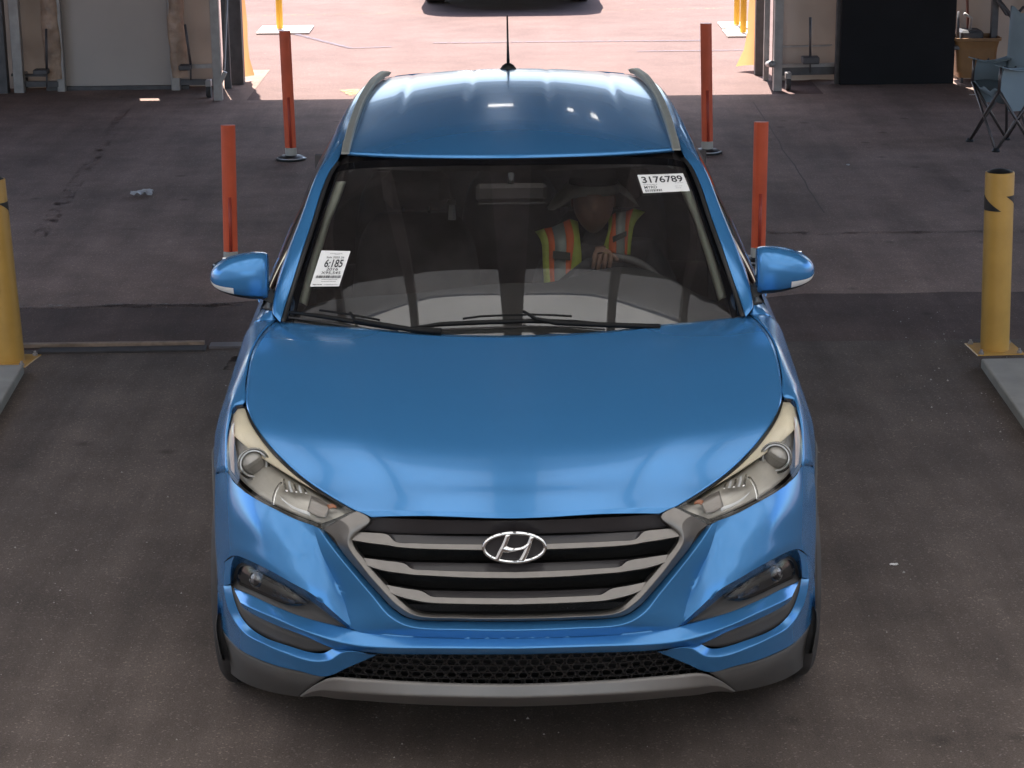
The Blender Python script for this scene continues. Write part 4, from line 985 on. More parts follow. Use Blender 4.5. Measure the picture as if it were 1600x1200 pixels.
# newer dark asphalt band, then the worn foreground strip
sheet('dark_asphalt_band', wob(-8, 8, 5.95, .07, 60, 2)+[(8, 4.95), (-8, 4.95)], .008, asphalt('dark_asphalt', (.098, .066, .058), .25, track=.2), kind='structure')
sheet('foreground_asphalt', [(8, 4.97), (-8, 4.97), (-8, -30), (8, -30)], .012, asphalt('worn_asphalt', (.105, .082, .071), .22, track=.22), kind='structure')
def faded(name, col, dens=.5, sc_=9):
    m = bpy.data.materials.new(name); m.use_nodes = True; n = m.node_tree.nodes; l = m.node_tree.links; b = n['Principled BSDF']
    b.inputs['Base Color'].default_value = (*col, 1); b.inputs['Roughness'].default_value = .9
    tc = n.new('ShaderNodeTexCoord'); t = n.new('ShaderNodeTexNoise'); t.inputs['Scale'].default_value = sc_; t.inputs['Detail'].default_value = 9; t.inputs['Roughness'].default_value = .75; l.new(tc.outputs['Object'], t.inputs['Vector'])
    r = n.new('ShaderNodeMapRange'); r.inputs[1].default_value = .62-.3*dens; r.inputs[2].default_value = .75-.3*dens; r.inputs[4].default_value = .75; l.new(t.outputs[0], r.inputs[0]); l.new(r.outputs[0], b.inputs['Alpha'])
    return m
def gline(name, px, wd, m, z, label=None, **kw):
    P_ = [PG(u, v)[:2] for u, v in px]; L_, R_ = [], []
    for i, p in enumerate(P_):
        a = P_[max(i-1, 0)]; b_ = P_[min(i+1, len(P_)-1)]; d = (b_-a)/np.linalg.norm(b_-a); nn = np.array([-d[1], d[0]])*wd/2; L_.append(p+nn); R_.append(p-nn)
    V = [(*p, z) for p in L_]+[(*p, z) for p in R_]; k = len(P_)
    return mesh(name, V, [(i, i+1, k+i+1, k+i) for i in range(k-1)], m, None, False, kind='structure', **kw)
FADE = faded('faded_line_paint', (.36, .31, .28), .42); 
gline('faded_paint_line', [(196, 172), (172, 214), (130, 270), (60, 372)], .11, FADE, .004)
gline('faded_paint_line', [(1160, 364), (1340, 366), (1620, 362)], .10, FADE, .004)
gline('faded_paint_line', [(30, 482), (200, 480), (380, 478)], .10, FADE, .008)
gline('faded_paint_line', [(383, 560), (366, 582)], .12, faded('faded_edge_paint', (.35, .31, .28), .5), .012)
CRK = mat('crack_dark', (.12, .088, .076), .95)
r0 = random.Random(5)
gline('crack', [(1176+u*1.0+r0.uniform(-2, 2), 160+u*1.55) for u in range(0, 120, 8)], .010, CRK, .005)
gline('crack', [(1050+r0.uniform(-2, 2)-u, 272+u*.12) for u in range(0, 60, 8)]+[(1165+0, 278), (1160, 285)], .012, CRK, .0055) if False else None
FADEW = faded('grey_joint_line', (.12, .10, .13), .8, 30)
gline('pavement_joint', [(677, 68), (800, 66.5), (1096, 64)], .06, FADEW, .008)
gline('pavement_joint', [(995, 81), (1180, 79)], .05, FADEW, .008)
gline('pavement_joint', [(455, 52), (500, 64), (548, 76), (612, 74)], .06, FADEW, .008)
gline('yellow_guide_line', [(360, 26), (600, 22), (1180, 13)], .06, faded('pale_yellow_paint', (.62, .42, .22), .35, 20), .008)
gline('yellow_patch', [(538, 146), (572, 144)], .35, faded('yellow_patch_paint', (.55, .38, .16), .6, 12), .008)
# ================================================================== TENT
TENT = empty('marquee_tent', (0, 14, 0), 'white fabric tunnel tent on grey steel frames round the driving lane, walls and roof', 'tent')
def tpart(name, V, Fc, m, **kw): return mesh(name, V, Fc, m, TENT, False, **kw)
def fabric(name, col, trans, nz=.06):
    m = bpy.data.materials.new(name); m.use_nodes = True; n = m.node_tree.nodes; l = m.node_tree.links; n.clear()
    o = n.new('ShaderNodeOutputMaterial'); mx = n.new('ShaderNodeMixShader'); d = n.new('ShaderNodeBsdfDiffuse'); t = n.new('ShaderNodeBsdfTranslucent')
    tc = n.new('ShaderNodeTexCoord'); ns = n.new('ShaderNodeTexNoise'); ns.inputs['Scale'].default_value = 1.7; ns.inputs['Detail'].default_value = 7; l.new(tc.outputs['Object'], ns.inputs['Vector'])
    r = n.new('ShaderNodeMapRange'); r.inputs[1].default_value = .3; r.inputs[2].default_value = .7; r.inputs[3].default_value = 1-nz*2; r.inputs[4].default_value = 1+nz; l.new(ns.outputs[0], r.inputs[0])
    s_ = n.new('ShaderNodeVectorMath'); s_.operation = 'SCALE'; s_.inputs[0].default_value = col; l.new(r.outputs[0], s_.inputs['Scale'])
    l.new(s_.outputs[0], d.inputs[0]); l.new(s_.outputs[0], t.inputs[0]); mx.inputs[0].default_value = trans
    l.new(d.outputs[0], mx.inputs[1]); l.new(t.outputs[0], mx.inputs[2]); l.new(mx.outputs[0], o.inputs[0]); return m
WHITEF = fabric('white_translucent_fabric', (.82, .82, .79), .29)
LININGF = mat('dark_roof_lining', (.055, .05, .052), .9, noise=(2, .3))
WALLF = fabric('tent_wall_fabric', (.36, .30, .265), .03)
STEEL = mat('galvanised_steel', (.32, .295, .285), .45, .3, noise=(12, .15))
DSTEEL = mat('dark_steel', (.09, .085, .09), .5, .4, noise=(12, .2))
ZR = 4.0; YE = 15.45; YS = 2.0
tpart('grey_roof_strip', [(-7.6, YS, ZR), (7.6, YS, ZR), (7.6, YS+.32, ZR), (-7.6, YS+.32, ZR)], [(0, 1, 2, 3)], fabric('grey_translucent_fabric', (.4, .4, .4), .13))
tpart('dark_roof_panel', [(-7.6, YS+.32, ZR), (7.6, YS+.32, ZR), (7.6, YE, ZR), (-7.6, YE, ZR)], [(0, 1, 2, 3)], LININGF)
# unseen opening added in the back wall and its door to throw a sun patch
SP = PG(233, 155); SK = 14.25-SP[1]; slx = SP[0]+dirv.x/dirv.y*SK; slz = dirv.z/dirv.y*SK
SL0, SL1, SZ0, SZ1 = slx-.10, slx+.10, slz-.18, slz+.18
V = [(x, y, ZR+.0+.05*math.cos(y*1.3)) for y in np.linspace(-15, YS, 30) for x in np.linspace(-7.6, 7.6, 9)]
tpart('white_roof_panel', V, grid_faces(30, 9), WHITEF)
YE2 = {0: 8, 1: 6, 2: 6, 3: 6, 4: 6}; BEAMM = mat('pale_beam_paint', (.22, .21, .20), .6, noise=(6, .1))
for x in (-4, -3, -2, -1, 0, 1, 2, 3, 4):
    b = MB(); b.box((x, (YE2[abs(x)]-15)/2, ZR-.16), (.12 if x else .24, YE2[abs(x)]+15, .10)); b.build('roof_beam', BEAMM, TENT)
for y in (-12, -9, -6.5, -4, -1.6, .4):
    b = MB(); b.tube([(-7.5, y, ZR-.26), (7.5, y, ZR-.26)], .03, 6); b.build('cross_cable', DSTEEL, TENT)
for y in (3.5, 6, 8.5, 11, 13.5):
    b = MB(); b.box((0, y, ZR-.12), (15, .14, .14)); b.build('roof_beam', DSTEEL, TENT)
for s in (-1, 1):
    V = [(s*(5.6+.03*math.sin(y*2.1)), y, z) for z in np.linspace(.25, ZR-.05, 8) for y in np.linspace(-13, .6, 40)]; mesh('white_side_cloth', V, grid_faces(8, 40), WHITEF, TENT)
    b = MB(); b.add([(s*7.6, 11, 0), (s*7.6, YE, 0), (s*7.6, YE, ZR), (s*7.6, 11, ZR)], [(0, 1, 2, 3)]); b.build('side_wall', WALLF, TENT)
    for y in (-14, -8, -3, 1.5):
        b = MB(); b.box((s*7.4, y, ZR/2), (.14, .14, ZR)); b.build('frame_post', STEEL, TENT)
# small lit lamps under the dark roof (seen mirrored in the roof of the car)
LAMPM = mat('lamp_glow', (.9, .9, .9), .4, emis=(1, .95, .88, 3))
for x, y, wd in ((-.08, 9.4, .26), (-2.3, 9.0, .08), (-1.7, 9.3, .08), (.62, 9.4, .06), (.85, 9.4, .06), (2.2, 9.2, .07), (2.9, 8.8, .07)):
    lo_ = empty('ceiling_lamp', (x, y, ZR-.2)); lo_.parent = TENT; lo_.matrix_parent_inverse = TENT.matrix_basis.inverted()
    b = MB(); b.box((x, y, ZR-.20), (wd, .05, .05), bev=.01); b.build('lamp_tube', LAMPM, lo_); b = MB(); b.box((x, y, ZR-.13), (wd+.08, .09, .06), bev=.008); b.build('lamp_housing', STEEL, lo_)
# gathered wall cloth at the back of the lane
YW = 14.25
def wallcloth(u0, u1, y, name, m, amp=.03, freq=9, z0=.0, z1=3.9, seed=1, lean=0.0):
    r = random.Random(seed); x0, x1 = XA(u0, y), XA(u1, y); nx = max(6, int(abs(x1-x0)*30)); nz_ = 40; ph = r.uniform(0, 6)
    V = []
    for j in range(nz_+1):
        z = z0+(z1-z0)*(j/nz_)**1.6
        for i in range(nx+1):
            x = x0+(x1-x0)*i/nx; k = max(0, 1-z/1.1)
            V.append((x, y+amp*math.sin(x*freq+ph)+amp*.6*math.sin(x*freq*2.3+z*2)+amp*1.4*k*math.sin(z*16+x*3+ph)*.5+lean*k, z))
    Fw = [f for f in grid_faces(nz_+1, nx+1) if not (SL0 < (V[f[0]][0]+V[f[2]][0])/2 < SL1 and SZ0+.02 < (V[f[0]][2]+V[f[2]][2])/2 < SZ1+.42)]
    o = mesh(name, V, Fw, m, TENT, True); return o
def pole(u, v, wd, y=None, z1=3.95, m=None, name='frame_post', lean=0.0, dp=None):
    p = PG(u, v); b = MB(); h = z1
    b.box((p[0], p[1]+(dp or wd)/2, h/2), (wd, dp or wd, h), ry=lean, bev=.004); return b.build(name, m or STEEL, TENT)
wallcloth(-260, 345, 14.35, 'wall_cloth', WALLF, seed=1)
# door panel
x0, x1 = XA(100, 14.2, 135), XA(270, 14.2, 135)
b = MB()
for xa, xb, za, zb__ in ((x0, SL0, .04, 2.56), (SL1, x1, .04, 2.56), (SL0, SL1, .04, SZ0), (SL0, SL1, SZ1, 2.56)):
    b.box(((xa+xb)/2, 14.20, (za+zb__)/2), (xb-xa, .04, zb__-za))
b.build('flat_door_panel', mat('off_white_panel', (.44, .375, .34), .7, noise=(1.5, .06)), TENT)
b = MB(); b.box(((x0+x1)/2, 14.18, .02), (x1-x0+.3, .06, .035)); b.build('door_sill', DSTEEL, TENT)
WRAP = mat('tan_wrapped_post', (.34, .225, .16), .4, noise=(9, .35), bump=(14, .8, .02))
for u0, u1 in ((70, 97), (266, 292)):
    xa, xb = XA(u0, 14.1), XA(u1, 14.1); rr_ = (xb-xa)/2; V = []; n = 16
    for j in range(30):
        z = .12+3.8*j/29
        for k in range(n):
            a = 2*math.pi*k/n; q = rr_*(1+.12*math.sin(3*a+z*7)+.08*math.sin(z*19+a))
            V.append(((xa+xb)/2+q*math.cos(a), 14.1+q*.6*math.sin(a), z))
    mesh('wrapped_post', V, [(i*n+k, i*n+(k+1) % n, (i+1)*n+(k+1) % n, (i+1)*n+k) for i in range(29) for k in range(n)], WRAP, TENT)
for u, v, wd in ((96, 144, .07), (275, 142, .08), (30, 146, .09), (4, 147, .10)): pole(u, v, wd, m=STEEL if u != 4 else DSTEEL)
def rod(u0, v0, u1, v1, y, r, m, parent, name='rod'):
    b = MB(); b.tube([PY(u0, v0, y), PY(u1, v1, y)], r, 6); return b.build(name, m, parent, True)
def bar(u0, v0, u1, v1, y, h, m, parent, name='rail', d=.04):
    p, q = PY(u0, v0, y), PY(u1, v1, y); b = MB(); c_m = (p+q)/2; L_ = np.linalg.norm(q-p); an_ = math.atan2(q[2]-p[2], q[0]-p[0]); b.box(c_m, (L_, d, h), ry=-an_); return b.build(name, m, parent)
bar(40, 131, 92, 131, 14.1, .05, DSTEEL, TENT); bar(282, 128, 336, 128, 14.1, .05, DSTEEL, TENT); bar(283, 104, 336, 103, 14.05, .035, STEEL, TENT); bar(18, 117, 90, 118, 14.15, .02, DSTEEL, TENT)
for ua, va, ub, vb, bx0, bx1, bv0, bv1 in ((72, 45, 73, 110, 53, 76, 108, 116), (289, 38, 298, 100, 280, 299, 101, 109), (1266, 27, 1266, 88, 1253, 1279, 88, 99), (1498, 18, 1496, 70, 1488, 1503, 70, 77)):
    st_ = empty('frame_brace', tuple(PY((ua+ub)/2, (va+vb)/2, 14.0))); st_.parent = TENT; st_.matrix_parent_inverse = TENT.matrix_basis.inverted()
    rod(ua, va, ub, vb, 14.0, .012, DSTEEL, st_, 'threaded_rod'); p, q = PY(bx0, bv0, 14.0), PY(bx1, bv1, 14.0)
    b = MB(); b.box((p+q)/2, (abs(q[0]-p[0]), .12, abs(q[2]-p[2])), bev=.008); b.build('foot_bracket', DSTEEL, st_)
    rod(ub, vb, ub, vb+26, 14.0, .008, DSTEEL, st_, 'foot_pin')
# left gate frame
pole(341, 158, .075, m=STEEL); pole(356, 139, .06, m=DSTEEL); pole(370, 133, .13, m=DSTEEL)
bar(345, 128, 352, 112, 13.4, .035, STEEL, TENT, 'diagonal_brace'); 
b = MB(); b.tube([PY(350, 110, 13.5), PY(358, -90, 14.2)], .014, 6); b.build('diagonal_brace', STEEL, TENT)
FLAP = fabric('sunlit_orange_flap', (.75, .36, .16), .55)
def flap(us, y0, name, z1=3.9):
    V = []; n = len(us)
    for j in range(25):
        z = .05+(z1-.05)*j/24; k = max(0, 1-z/.5)
        for i, u in enumerate(us):
            x = XA(u, y0, 110); V.append((x+(k**2)*.10*(i-n/2)/n*3+.01*math.sin(z*9+i), y0+.25*i/n+.02*math.sin(z*5+i*2), z))
    mesh(name, V, grid_faces(25, n), FLAP, TENT)
flap([374, 377, 380, 384], 14.5, 'door_flap')
def caster(u, v, y):
    p = PG(u, v); e = empty('caster', tuple(p)); e.parent = TENT; e.matrix_parent_inverse = TENT.matrix_basis.inverted()
    b = MB(); b.lathe([(.02, -.02), (.06, -.02), (.065, -.012), (.065, .012), (.06, .02), (.02, .02)], (p[0], p[1]+.05, .065), 18, 'X'); auto_smooth(b.build('caster_wheel', RUBBER, e))
    b = MB(); b.box((p[0], p[1]+.05, .13), (.05, .10, .06), bev=.006); b.build('caster_fork', STEEL, e)
caster(326, 154, 0); caster(1232, 142, 0); caster(40, 139, 0)
# right side
wallcloth(1206, 1312, 14.3, 'wall_cloth', WALLF, seed=4, amp=.015)
wallcloth(1490, 1760, 14.3, 'wall_cloth', WALLF, seed=6)
bar(1215, 103, 1306, 101, 14.1, .03, STEEL, TENT); bar(1215, 110, 1306, 108, 14.12, .09, DSTEEL, TENT, 'base_rail')
bar(1215, 73, 1300, 71, 14.2, .012, STEEL, TENT)
pole(1309, 132, .055, m=DSTEEL); pole(1215, 143, .075, m=STEEL); pole(1188, 118, .10, m=DSTEEL); pole(1197, 126, .05, m=STEEL); pole(1550, 128, .06, m=DSTEEL)
b = MB(); b.tube([PY(1200, 100, 14.3), PY(1207, 100, 13.4)], .03, 8); b.build('frame_foot', STEEL, TENT, True)
x0, x1 = XA(1313, 13.9, 130), XA(1491, 13.9, 130)
b = MB(); b.box(((x0+x1)/2, 13.97, 1.51), (x1-x0, .06, 3.01), bev=.004); b.build('black_panel', mat('black_panel_cloth', (.006, .0055, .007), .9, noise=(4, .3)), TENT)
flap([1169, 1173, 1180, 1186], 14.9, 'door_flap')
rod(1560, 0, 1582, 28, 14.0, .02, DSTEEL, TENT, 'hoop'); b = MB(); b.tube([PY(1558, -20, 14.0), PY(1561, 5, 14.0), PY(1572, 22, 14.0), PY(1586, 26, 14.0), PY(1600, 10, 14.0)], .014, 6); b.build('hanging_cable', DSTEEL, TENT, True)
# upper back wall above the opening stays open; lintel well above the picture
b = MB(); b.box((0, 14.2, 3.75), (15, .12, .3)); b.build('lintel', STEEL, TENT)

# ================================================================== POSTS
REDP = mat('orange_red_plastic', (.66, .105, .042), .4, noise=(8, .1)); REDD = mat('dark_red_stripe', (.42, .055, .03), .5)
COLLAR = mat('pale_collar', (.42, .39, .35), .5)
def delineator(u0, v0, x, y, h, label, wd=.042, hid=False):
    e = empty('lane_post', (x, y, 0), label, 'lane post', 'orange-red lane posts')
    t0 = PY(u0, v0, y+0); top = Vector((t0[0], y, h)); bot = Vector((x, y, .075))
    n = 20; V = []
    for k_, z in enumerate(np.linspace(0, 1, 6)):
        c_p = bot.lerp(top, z)
        for k in range(n):
            a = 2*math.pi*k/n; V.append((c_p.x+wd*math.cos(a), c_p.y+wd*.55*math.sin(a), c_p.z))
    Fc = [(i*n+k, i*n+(k+1) % n, (i+1)*n+(k+1) % n, (i+1)*n+k) for i in range(5) for k in range(n)]+[tuple(range(n))[::-1], tuple(5*n+k for k in range(n))]
    auto_smooth(mesh('post_tube', V, Fc, REDP, e))
    b = MB(); c0_ = bot.lerp(top, .02); c1_ = bot.lerp(top, .45)
    b.tube([c0_+Vector((.004, -wd*.52, 0)), c1_+Vector((.004, -wd*.52, 0))], .010, 8); b.build('dark_stripe', REDD, e, True)
    b = MB(); b.lathe([(wd*1.02, .03), (wd*1.02, .09), (wd*.9, .095)], (x, y, 0), 20); auto_smooth(b.build('collar', COLLAR, e))
    b = MB(); b.lathe([(.11, 0), (.112, .015), (.075, .035), (.045, .04)], (x, y, 0), 24); auto_smooth(b.build('rubber_base', BLACK, e))
    b = MB(); b.tube([(x+.105*math.cos(a), y+.105*math.sin(a), .022) for a in np.linspace(R(200), R(340), 12)], .006, 6); b.build('base_rim', mat('worn_metal_rim', (.5, .5, .52), .3, .7), e, True)
    return e
delineator(356, 191, -1.640, 6.86, .835, 'orange-red lane post behind the mirror on the left of the picture')
delineator(445, 51, -1.626, 10.42, .955, 'orange-red lane post farther back, left of the car roof')
delineator(1103, 38, 1.470, 10.49, .965, 'orange-red lane post farther back, right of the car roof')
delineator(1190, 170, 1.435, 6.80, .828, 'orange-red lane post behind the mirror on the right of the picture')
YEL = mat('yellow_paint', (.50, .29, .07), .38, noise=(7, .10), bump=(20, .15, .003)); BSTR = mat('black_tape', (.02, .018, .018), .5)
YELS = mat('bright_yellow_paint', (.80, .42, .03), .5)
def bollard(x, y, h, r, label, rz, lean=0.0, a0=0):
    e = empty('bollard', (x, y, 0), label, 'bollard', 'yellow bollards with a black taped band')
    b = MB(); b.lathe([(r, .012), (r, h-.012), (r*.985, h-.004), (r*.90, h-.002)], (0, 0, 0), 40, caps=False); t = auto_smooth(b.build('bollard_tube', YEL, None)); t.parent = e; t.rotation_euler = (0, lean, 0)
    b = MB(); b.lathe([(r*.90, h-.004), (r*.7, h+.004), (r*.3, h+.012), (.001, h+.014)], (0, 0, 0), 32, caps=False); t = b.build('bollard_cap', BLACK, None, True); t.parent = e; t.rotation_euler = (0, lean, 0)
    # slanted black pieces of the band: parallelograms wrapped on the tube
    for ta, tb in ((R(85), R(183)), (R(285), R(380))):
        V = []; zb_, zt_ = h-.185, h-.112
        for i in range(9):
            t_ = i/8; d_ = R(84)*(1-t_)
            for jj in range(13):
                an_ = a0+ta+d_+(tb-ta)*jj/12; V.append(((r+.0015)*math.cos(an_), (r+.0015)*math.sin(an_), zb_+(zt_-zb_)*t_))
        t = mesh('black_tape', V, grid_faces(9, 13), BSTR, None, True); t.parent = e; t.rotation_euler = (0, lean, 0)
    b = MB(); b.box((0, 0, .008), (.24, .24, .014), bev=.003); t = b.build('base_plate', YEL, None); t.parent = e; t.rotation_euler = (0, 0, rz)
    for sx in (-1, 1):
        for sy in (-1, 1):
            b = MB(); b.lathe([(.013, .014), (.013, .026), (.007, .027), (.007, .038)], (sx*.095, sy*.095, 0), 8); t = b.build('bolt', STEEL, None); t.parent = e; t.rotation_euler = (0, 0, rz)
    return e
pR = PG(1554, 549); bollard(pR[0], pR[1], .90, .070, 'yellow bollard with black taped chevrons, standing at the slab on the right edge', R(4), R(-1.2), R(0))
pL = PG(16, 567); bollard(pL[0], pL[1], .92, .073, 'yellow bollard with black tape, cut by the left edge of the picture', R(-8), R(-1.9), R(20))
# slabs
CONC = mat('concrete', (.30, .285, .26), .85, noise=(5, .15), bump=(60, .3, .004))
def slab(name, px, label, h=.055):
    P_ = [PG(u, v, h)[:2] if isinstance(u, (int, float)) else u for u, v in px]; n = len(P_)
    V = [(*p, 0.0) for p in P_]+[(*p, h) for p in P_]
    o = mesh(name, V, [tuple(range(n))[::-1], tuple(range(n, 2*n))]+[(i, (i+1) % n, n+(i+1) % n, n+i) for i in range(n)], CONC, None, False)
    q = o.modifiers.new('bevel', 'BEVEL'); q.width = .008; q.segments = 2
    tag(o, label, 'concrete slab'); return o
slab('concrete_slab', [(37, 569), (-90, 572), (-330, 680), (-60, 735)], 'pale concrete slab at the foot of the left-hand yellow bollard')
slab('concrete_slab', [(1533, 560), (1700, 557), (1900, 640), (1680, 770), (1600, 655)], 'pale concrete slab at the foot of the right-hand yellow bollard')
# lath / joint strip
p, q_ = PG(30, 546), PG(320, 542)
b = MB(); c_m = (p+q_)/2; b.box((c_m[0], c_m[1], .020), (np.linalg.norm(q_-p), .035, .022), rz=math.atan2(q_[1]-p[1], q_[0]-p[0]), bev=.003); tag(b.build('wooden_lath', mat('weathered_wood', (.22, .16, .12), .8, noise=(20, .3))), 'long thin wooden lath lying on the asphalt right of the left bollard', 'lath')
p, q_ = PG(60, 553), PG(322, 549); b = MB(); c_m = (p+q_)/2; b.box((c_m[0], c_m[1], .014), (np.linalg.norm(q_-p), .10, .014), rz=math.atan2(q_[1]-p[1], q_[0]-p[0]), bev=.004); tag(b.build('rubber_strip', mat('worn_rubber', (.035, .03, .03), .8, noise=(15, .3))), 'flat dark rubber strip on the ground in front of the wooden lath', 'rubber strip')
p, q_ = PG(328, 545), PG(386, 544); b = MB(); c_m = (p+q_)/2; b.box((c_m[0], c_m[1], .015), (np.linalg.norm(q_-p), .09, .016), rz=math.atan2(q_[1]-p[1], q_[0]-p[0]), bev=.003); tag(b.build('metal_strip', mat('dull_metal', (.13, .115, .12), .6, .3, noise=(10, .2))), 'short grey metal strip on the ground beside the left front wing', 'metal strip')
# outdoor yellow posts on pale pads
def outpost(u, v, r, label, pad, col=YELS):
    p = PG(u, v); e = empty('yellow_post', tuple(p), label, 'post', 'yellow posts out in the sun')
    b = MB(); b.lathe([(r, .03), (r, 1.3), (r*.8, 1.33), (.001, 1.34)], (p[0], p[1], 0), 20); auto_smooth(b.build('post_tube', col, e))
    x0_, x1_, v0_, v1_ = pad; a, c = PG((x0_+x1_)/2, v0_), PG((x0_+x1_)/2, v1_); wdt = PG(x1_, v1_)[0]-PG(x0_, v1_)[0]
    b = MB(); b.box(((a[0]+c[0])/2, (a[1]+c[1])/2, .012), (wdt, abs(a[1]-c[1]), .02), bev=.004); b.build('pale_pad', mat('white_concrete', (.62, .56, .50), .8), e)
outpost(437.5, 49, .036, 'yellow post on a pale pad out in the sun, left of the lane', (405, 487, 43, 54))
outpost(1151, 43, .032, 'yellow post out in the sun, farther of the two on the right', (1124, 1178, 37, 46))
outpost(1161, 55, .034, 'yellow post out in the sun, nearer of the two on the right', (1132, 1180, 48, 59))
# ================================================================== PARKED CAR OUTSIDE
pc = PG(793, 10); BY = pc[1]
PK = empty('parked_car', (.0, BY+1.8, 0), 'dark car parked in the sun beyond the tent, only its tyres and shadow in view', 'car')
DKP = mat('dark_car_paint', (.02, .02, .024), .3, .3, 1)
xc = PG(793, 12)[0]
def cs(y, hw, z0, z1, zr, hwr): return [A(xc+x, BY+y, z) for x, z in ((-hw*.8, z0), (-hw, z0+.12), (-hw*1.0, (z0+z1)/2), (-hw*.96, z1-.04), (-hwr, zr), (hwr, zr), (hw*.96, z1-.04), (hw, (z0+z1)/2), (hw, z0+.12), (hw*.8, z0), (-hw*.8, z0))]
Gp = loft([cs(-.80, .62, .32, .66, .68, .5), cs(-.72, .80, .24, .72, .76, .6), cs(-.3, .90, .24, .80, .90, .66), cs(.6, .91, .24, .88, 1.0, .70), cs(1.25, .91, .24, .93, 1.42, .56), cs(2.0, .91, .24, .95, 1.48, .56), cs(2.9, .91, .24, .96, 1.44, .55), cs(3.5, .88, .26, .94, 1.05, .6), cs(3.75, .78, .32, .90, .93, .5)], nu=60, nv=4)
V_ = Gp.reshape(-1, 3); nr, nc = Gp.shape[:2]; Fq = orient(V_, grid_faces(nr, nc), A(xc, BY+1.5, .6)); Fq += [tuple(range(nc)), tuple((nr-1)*nc+k for k in range(nc))]
mesh('body_shell', V_, Fq, DKP, PK)
PK.scale = (1.16, 1.12, 1.15); PK.location.y += .42; bpy.context.view_layer.update()
for i, (x, y) in enumerate(((-.76, .0), (.76, .0), (-.76, 2.65), (.76, 2.65))):
    e = empty('wheel', (xc+x, BY+y+.33, .33)); e.parent = PK; e.matrix_parent_inverse = Matrix.Translation((0, BY+1.8, 0)).inverted()
    for src in (TY, RM):
        c = src.copy(); C.objects.link(c); c.parent = e; c.scale = (.95, .92, .92)
        c.matrix_parent_inverse = Matrix.Identity(4); c.rotation_euler = (0, 0, math.pi if x < 0 else 0)
for s in (-1, 1):
    b = MB(); b.box((xc+s*.62, BY-.66, .62), (.30, .12, .12), rz=s*.35, bev=.03); o = b.build('headlight', WHITEP, PK); o.matrix_parent_inverse = Matrix.Translation((0, BY+1.8, 0)).inverted()
# ================================================================== CHAIR, BUCKET
BLUEC = fabric('blue_chair_cloth', (.27, .33, .37), .08, .12)
f1, f2 = PG(1515, 222), PG(1556, 238); ax_ = (f2-f1)/np.linalg.norm(f2-f1); dn = np.array([-ax_[1], ax_[0], 0]); dn = dn if dn[0] > 0 else -dn
W_ = np.linalg.norm(f2-f1)
def cp(a, b_, z): return Vector(f1+ax_*a*W_+dn*b_*.30+np.array([0, 0, z]))
CH_ = empty('camping_chair', tuple((f1+f2)/2+dn*.26), 'blue folding camping chair with black legs at the right edge, by the black panel', 'chair')
def ct(pts, r=.011, name='leg', m=BLACK): b = MB(); b.tube(pts, r, 8); return b.build(name, m, CH_, True)
LEGM = mat('chair_leg_steel', (.10, .085, .085), .35, .5)
for pts in ([cp(0, 0, .01), cp(0, 1, .46)], [cp(0, 1, .01), cp(0, 0, .46)], [cp(1, 0, .01), cp(1, 1, .46)], [cp(1, 1, .01), cp(1, 0, .46)], [cp(0, 0, .012), cp(1, 0, .46)], [cp(1, 0, .012), cp(0, 0, .46)], [cp(0, 1, .012), cp(1, 1, .46)], [cp(1, 1, .012), cp(0, 1, .46)]):
    ct(pts, m=LEGM)
for a in (0, 1):
    ct([cp(a, 1, .02), cp(a, .94, .46), cp(a, .97, 1.02)], name='back_post', m=LEGM); ct([cp(a, 0, .44), cp(a, .02, .64)], name='arm_post', m=LEGM)
    V = [cp(a+.12*q, b_, .64-.03*math.sin(b_*math.pi)) for b_ in np.linspace(-.05, 1.08, 12) for q in (-1, 1)]; o = mesh('armrest', V, grid_faces(12, 2), BLUEC, CH_); q = o.modifiers.new('t', 'SOLIDIFY'); q.thickness = .008
    ct([cp(a, .12, .63), cp(a-.08, .22, .58), cp(a-.08, .34, .58), cp(a, .42, .63)], .007, 'cup_ring')
    for b_ in (0, 1):
        b = MB(); pp = cp(a, b_, 0); b.lathe([(.028, 0), (.03, .012), (.02, .03), (.012, .034)], tuple(pp), 12); auto_smooth(b.build('foot_cap', BLACK, CH_))
V = []
for i in range(13):
    for j in range(13):
        a, b_ = i/12, j/12; V.append(cp(a, b_, .46-.13*math.sin(a*math.pi)*math.sin(b_*math.pi)**.6+.012*math.sin(a*17+b_*5)-.02*(b_ < .01)*math.sin(a*math.pi)))
o = mesh('seat_cloth', V, grid_faces(13, 13), BLUEC, CH_); q = o.modifiers.new('t', 'SOLIDIFY'); q.thickness = .006
V = []
for i in range(13):
    for j in range(13):
        a, c = i/12, j/12; V.append(cp(a, .90+.06*c+.12*math.sin(a*math.pi), .42+.60*c-.05*c*math.sin(a*math.pi)+.01*math.sin(a*20)))
o = mesh('back_cloth', V, grid_faces(13, 13), BLUEC, CH_); q = o.modifiers.new('t', 'SOLIDIFY'); q.thickness = .006
V = [cp(0, b_, z_) for b_ in (0, .5, 1) for z_ in (.30, .46)]
for a in (0, 1):
    V = [tuple(cp(a, 0, .46)), tuple(cp(a, .3, .30)), tuple(cp(a, .7, .30)), tuple(cp(a, 1, .46)), tuple(cp(a, .9, .62)), tuple(cp(a, .1, .62))]
    o = mesh('side_cloth', V, [(0, 1, 2, 3, 4, 5)], BLUEC, CH_, False); q = o.modifiers.new('t', 'SOLIDIFY'); q.thickness = .005
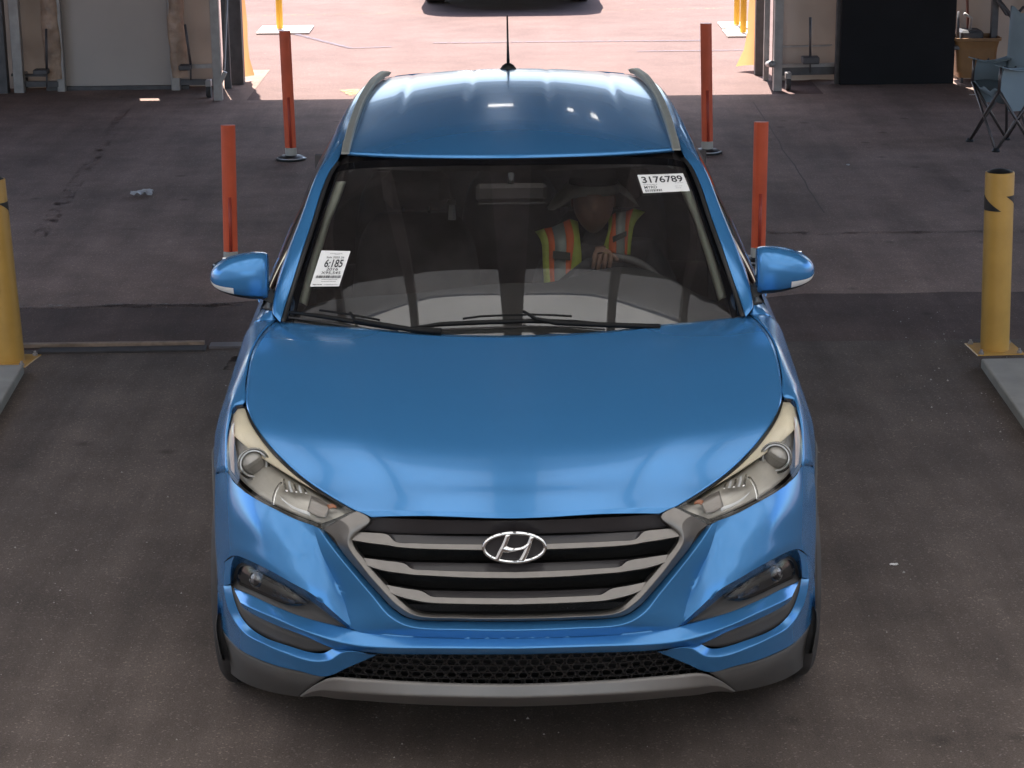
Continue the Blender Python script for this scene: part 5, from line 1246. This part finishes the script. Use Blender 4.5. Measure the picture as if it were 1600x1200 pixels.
# mop bucket
p = PG(1526, 132); BK = empty('mop_bucket', (p[0], p[1]+.2, 0), 'dusty yellow mop bucket standing between the black panel and the blue chair', 'bucket')
YB = mat('dusty_yellow_plastic', (.22, .11, .04), .55, noise=(8, .15))
def rrect(hw, hd, z, n=8, r=.05):
    out = []
    for cx_, cy_, a0_ in ((1, 1, 0), (-1, 1, 90), (-1, -1, 180), (1, -1, 270)):
        for k in range(n):
            a = R(a0_+90*k/(n-1)); out.append((p[0]+cx_*(hw-r)+r*math.cos(a), p[1]+.2+cy_*(hd-r)+r*math.sin(a), z))
    return out
prof_ = [(.15, .13, .05), (.18, .16, .28), (.20, .18, .38), (.215, .195, .385), (.215, .195, .41), (.195, .175, .41), (.17, .15, .10)]
V = []; 
for a, b_, z in prof_: V += rrect(a, b_, z)
n = 32; Fq = [(i*n+k, i*n+(k+1) % n, (i+1)*n+(k+1) % n, (i+1)*n+k) for i in range(len(prof_)-1) for k in range(n)]+[tuple(range(n))[::-1], tuple((len(prof_)-1)*n+k for k in range(n))]
auto_smooth(mesh('bucket_body', V, Fq, YB, BK), 40)
b = MB(); b.box((p[0]-.04, p[1]+.2, .42), (.20, .24, .10), bev=.02); b.build('wringer', mat('wringer_grey', (.05, .05, .055), .6), BK)
b = MB(); b.tube([(p[0]-.06, p[1]+.14, .40), (p[0]-.05, p[1]+.12, .58), (p[0]-.12, p[1]+.10, .62)], .014, 8); b.build('wringer_lever', STEEL, BK, True)
for sx in (-1, 1):
    b = MB(); b.lathe([(.01, -.012), (.028, -.012), (.028, .012), (.01, .012)], (p[0]+sx*.12, p[1]+.09, .028), 12, 'X'); b.build('bucket_caster', RUBBER, BK)
mp = empty('mop', (p[0], p[1]+.2, .1), 'mop handle standing in the yellow bucket', 'mop')
b = MB(); b.tube([(p[0]-.03, p[1]+.22, .12), (p[0]-.11, p[1]+.30, 1.5)], .013, 8); b.build('mop_handle', mat('red_brown_handle', (.16, .06, .045), .5), mp, True)
b = MB()
for k in range(10):
    a = 2*math.pi*k/10; b.tube([(p[0]-.03, p[1]+.22, .30), (p[0]-.03+.05*math.cos(a), p[1]+.22+.05*math.sin(a), .22), (p[0]-.03+.06*math.cos(a), p[1]+.22+.06*math.sin(a), .11)], .012, 5)
b.build('mop_head', mat('mop_yarn', (.4, .38, .35), .9), mp, True, kind='stuff')
# ================================================================== LITTER
def scrap(u, v, w_, d, h, label, name, col, seed):
    r = random.Random(seed); pp = PG(u, v); V = []; n = 7
    for i in range(n):
        for j in range(n): V.append((pp[0]+w_*(i/(n-1)-.5)+r.uniform(-.004, .004), pp[1]+d*(j/(n-1)-.5)*(1-.5*abs(i/(n-1)-.5)), .014+r.uniform(0, h)))
    o = mesh(name, V, grid_faces(n, n), mat('litter_'+name, col, .4), None, False); q = o.modifiers.new('t', 'SOLIDIFY'); q.thickness = .001; tag(o, label, 'litter')
scrap(222, 307, .145, .12, .03, 'crumpled clear plastic wrapper lying on the asphalt at the left', 'plastic_wrapper', (.45, .44, .46), 3)
scrap(1397, 888, .028, .02, .004, 'tiny white scrap of paper on the asphalt right of the car', 'paper_scrap', (.7, .68, .68), 4)
scrap(1325, 261, .022, .03, .006, 'small pale scrap on the asphalt behind the right mirror', 'pale_scrap', (.55, .52, .5), 5)
scrap(1519, 151, .05, .03, .006, 'small pale scrap in front of the yellow bucket', 'pale_scrap', (.5, .47, .45), 6)
# loose grit, too small and many to count
r = random.Random(9); V = []; Fq = []
for k in range(500):
    if k < 250: u, v = r.uniform(0, 1600), r.uniform(570, 1195)
    elif k < 370: u, v = r.uniform(1400, 1600), r.uniform(480, 700)
    else: u, v = r.uniform(0, 1600), r.uniform(200, 560)
    q = PG(u, v); s = abs(r.gauss(0, .0016))+.0012; z = .012; b0 = len(V)
    V += [(q[0]-s, q[1]-s*r.uniform(.5, 1), z), (q[0]+s, q[1]-s*.6, z), (q[0]+s*.4, q[1]+s, z), (q[0], q[1], z+s*1.2)]; Fq += [(b0, b0+1, b0+3), (b0+1, b0+2, b0+3), (b0+2, b0, b0+3)]
mesh('grit', V, Fq, mat('pale_grit', (.33, .30, .28), .9), None, False, kind='stuff')
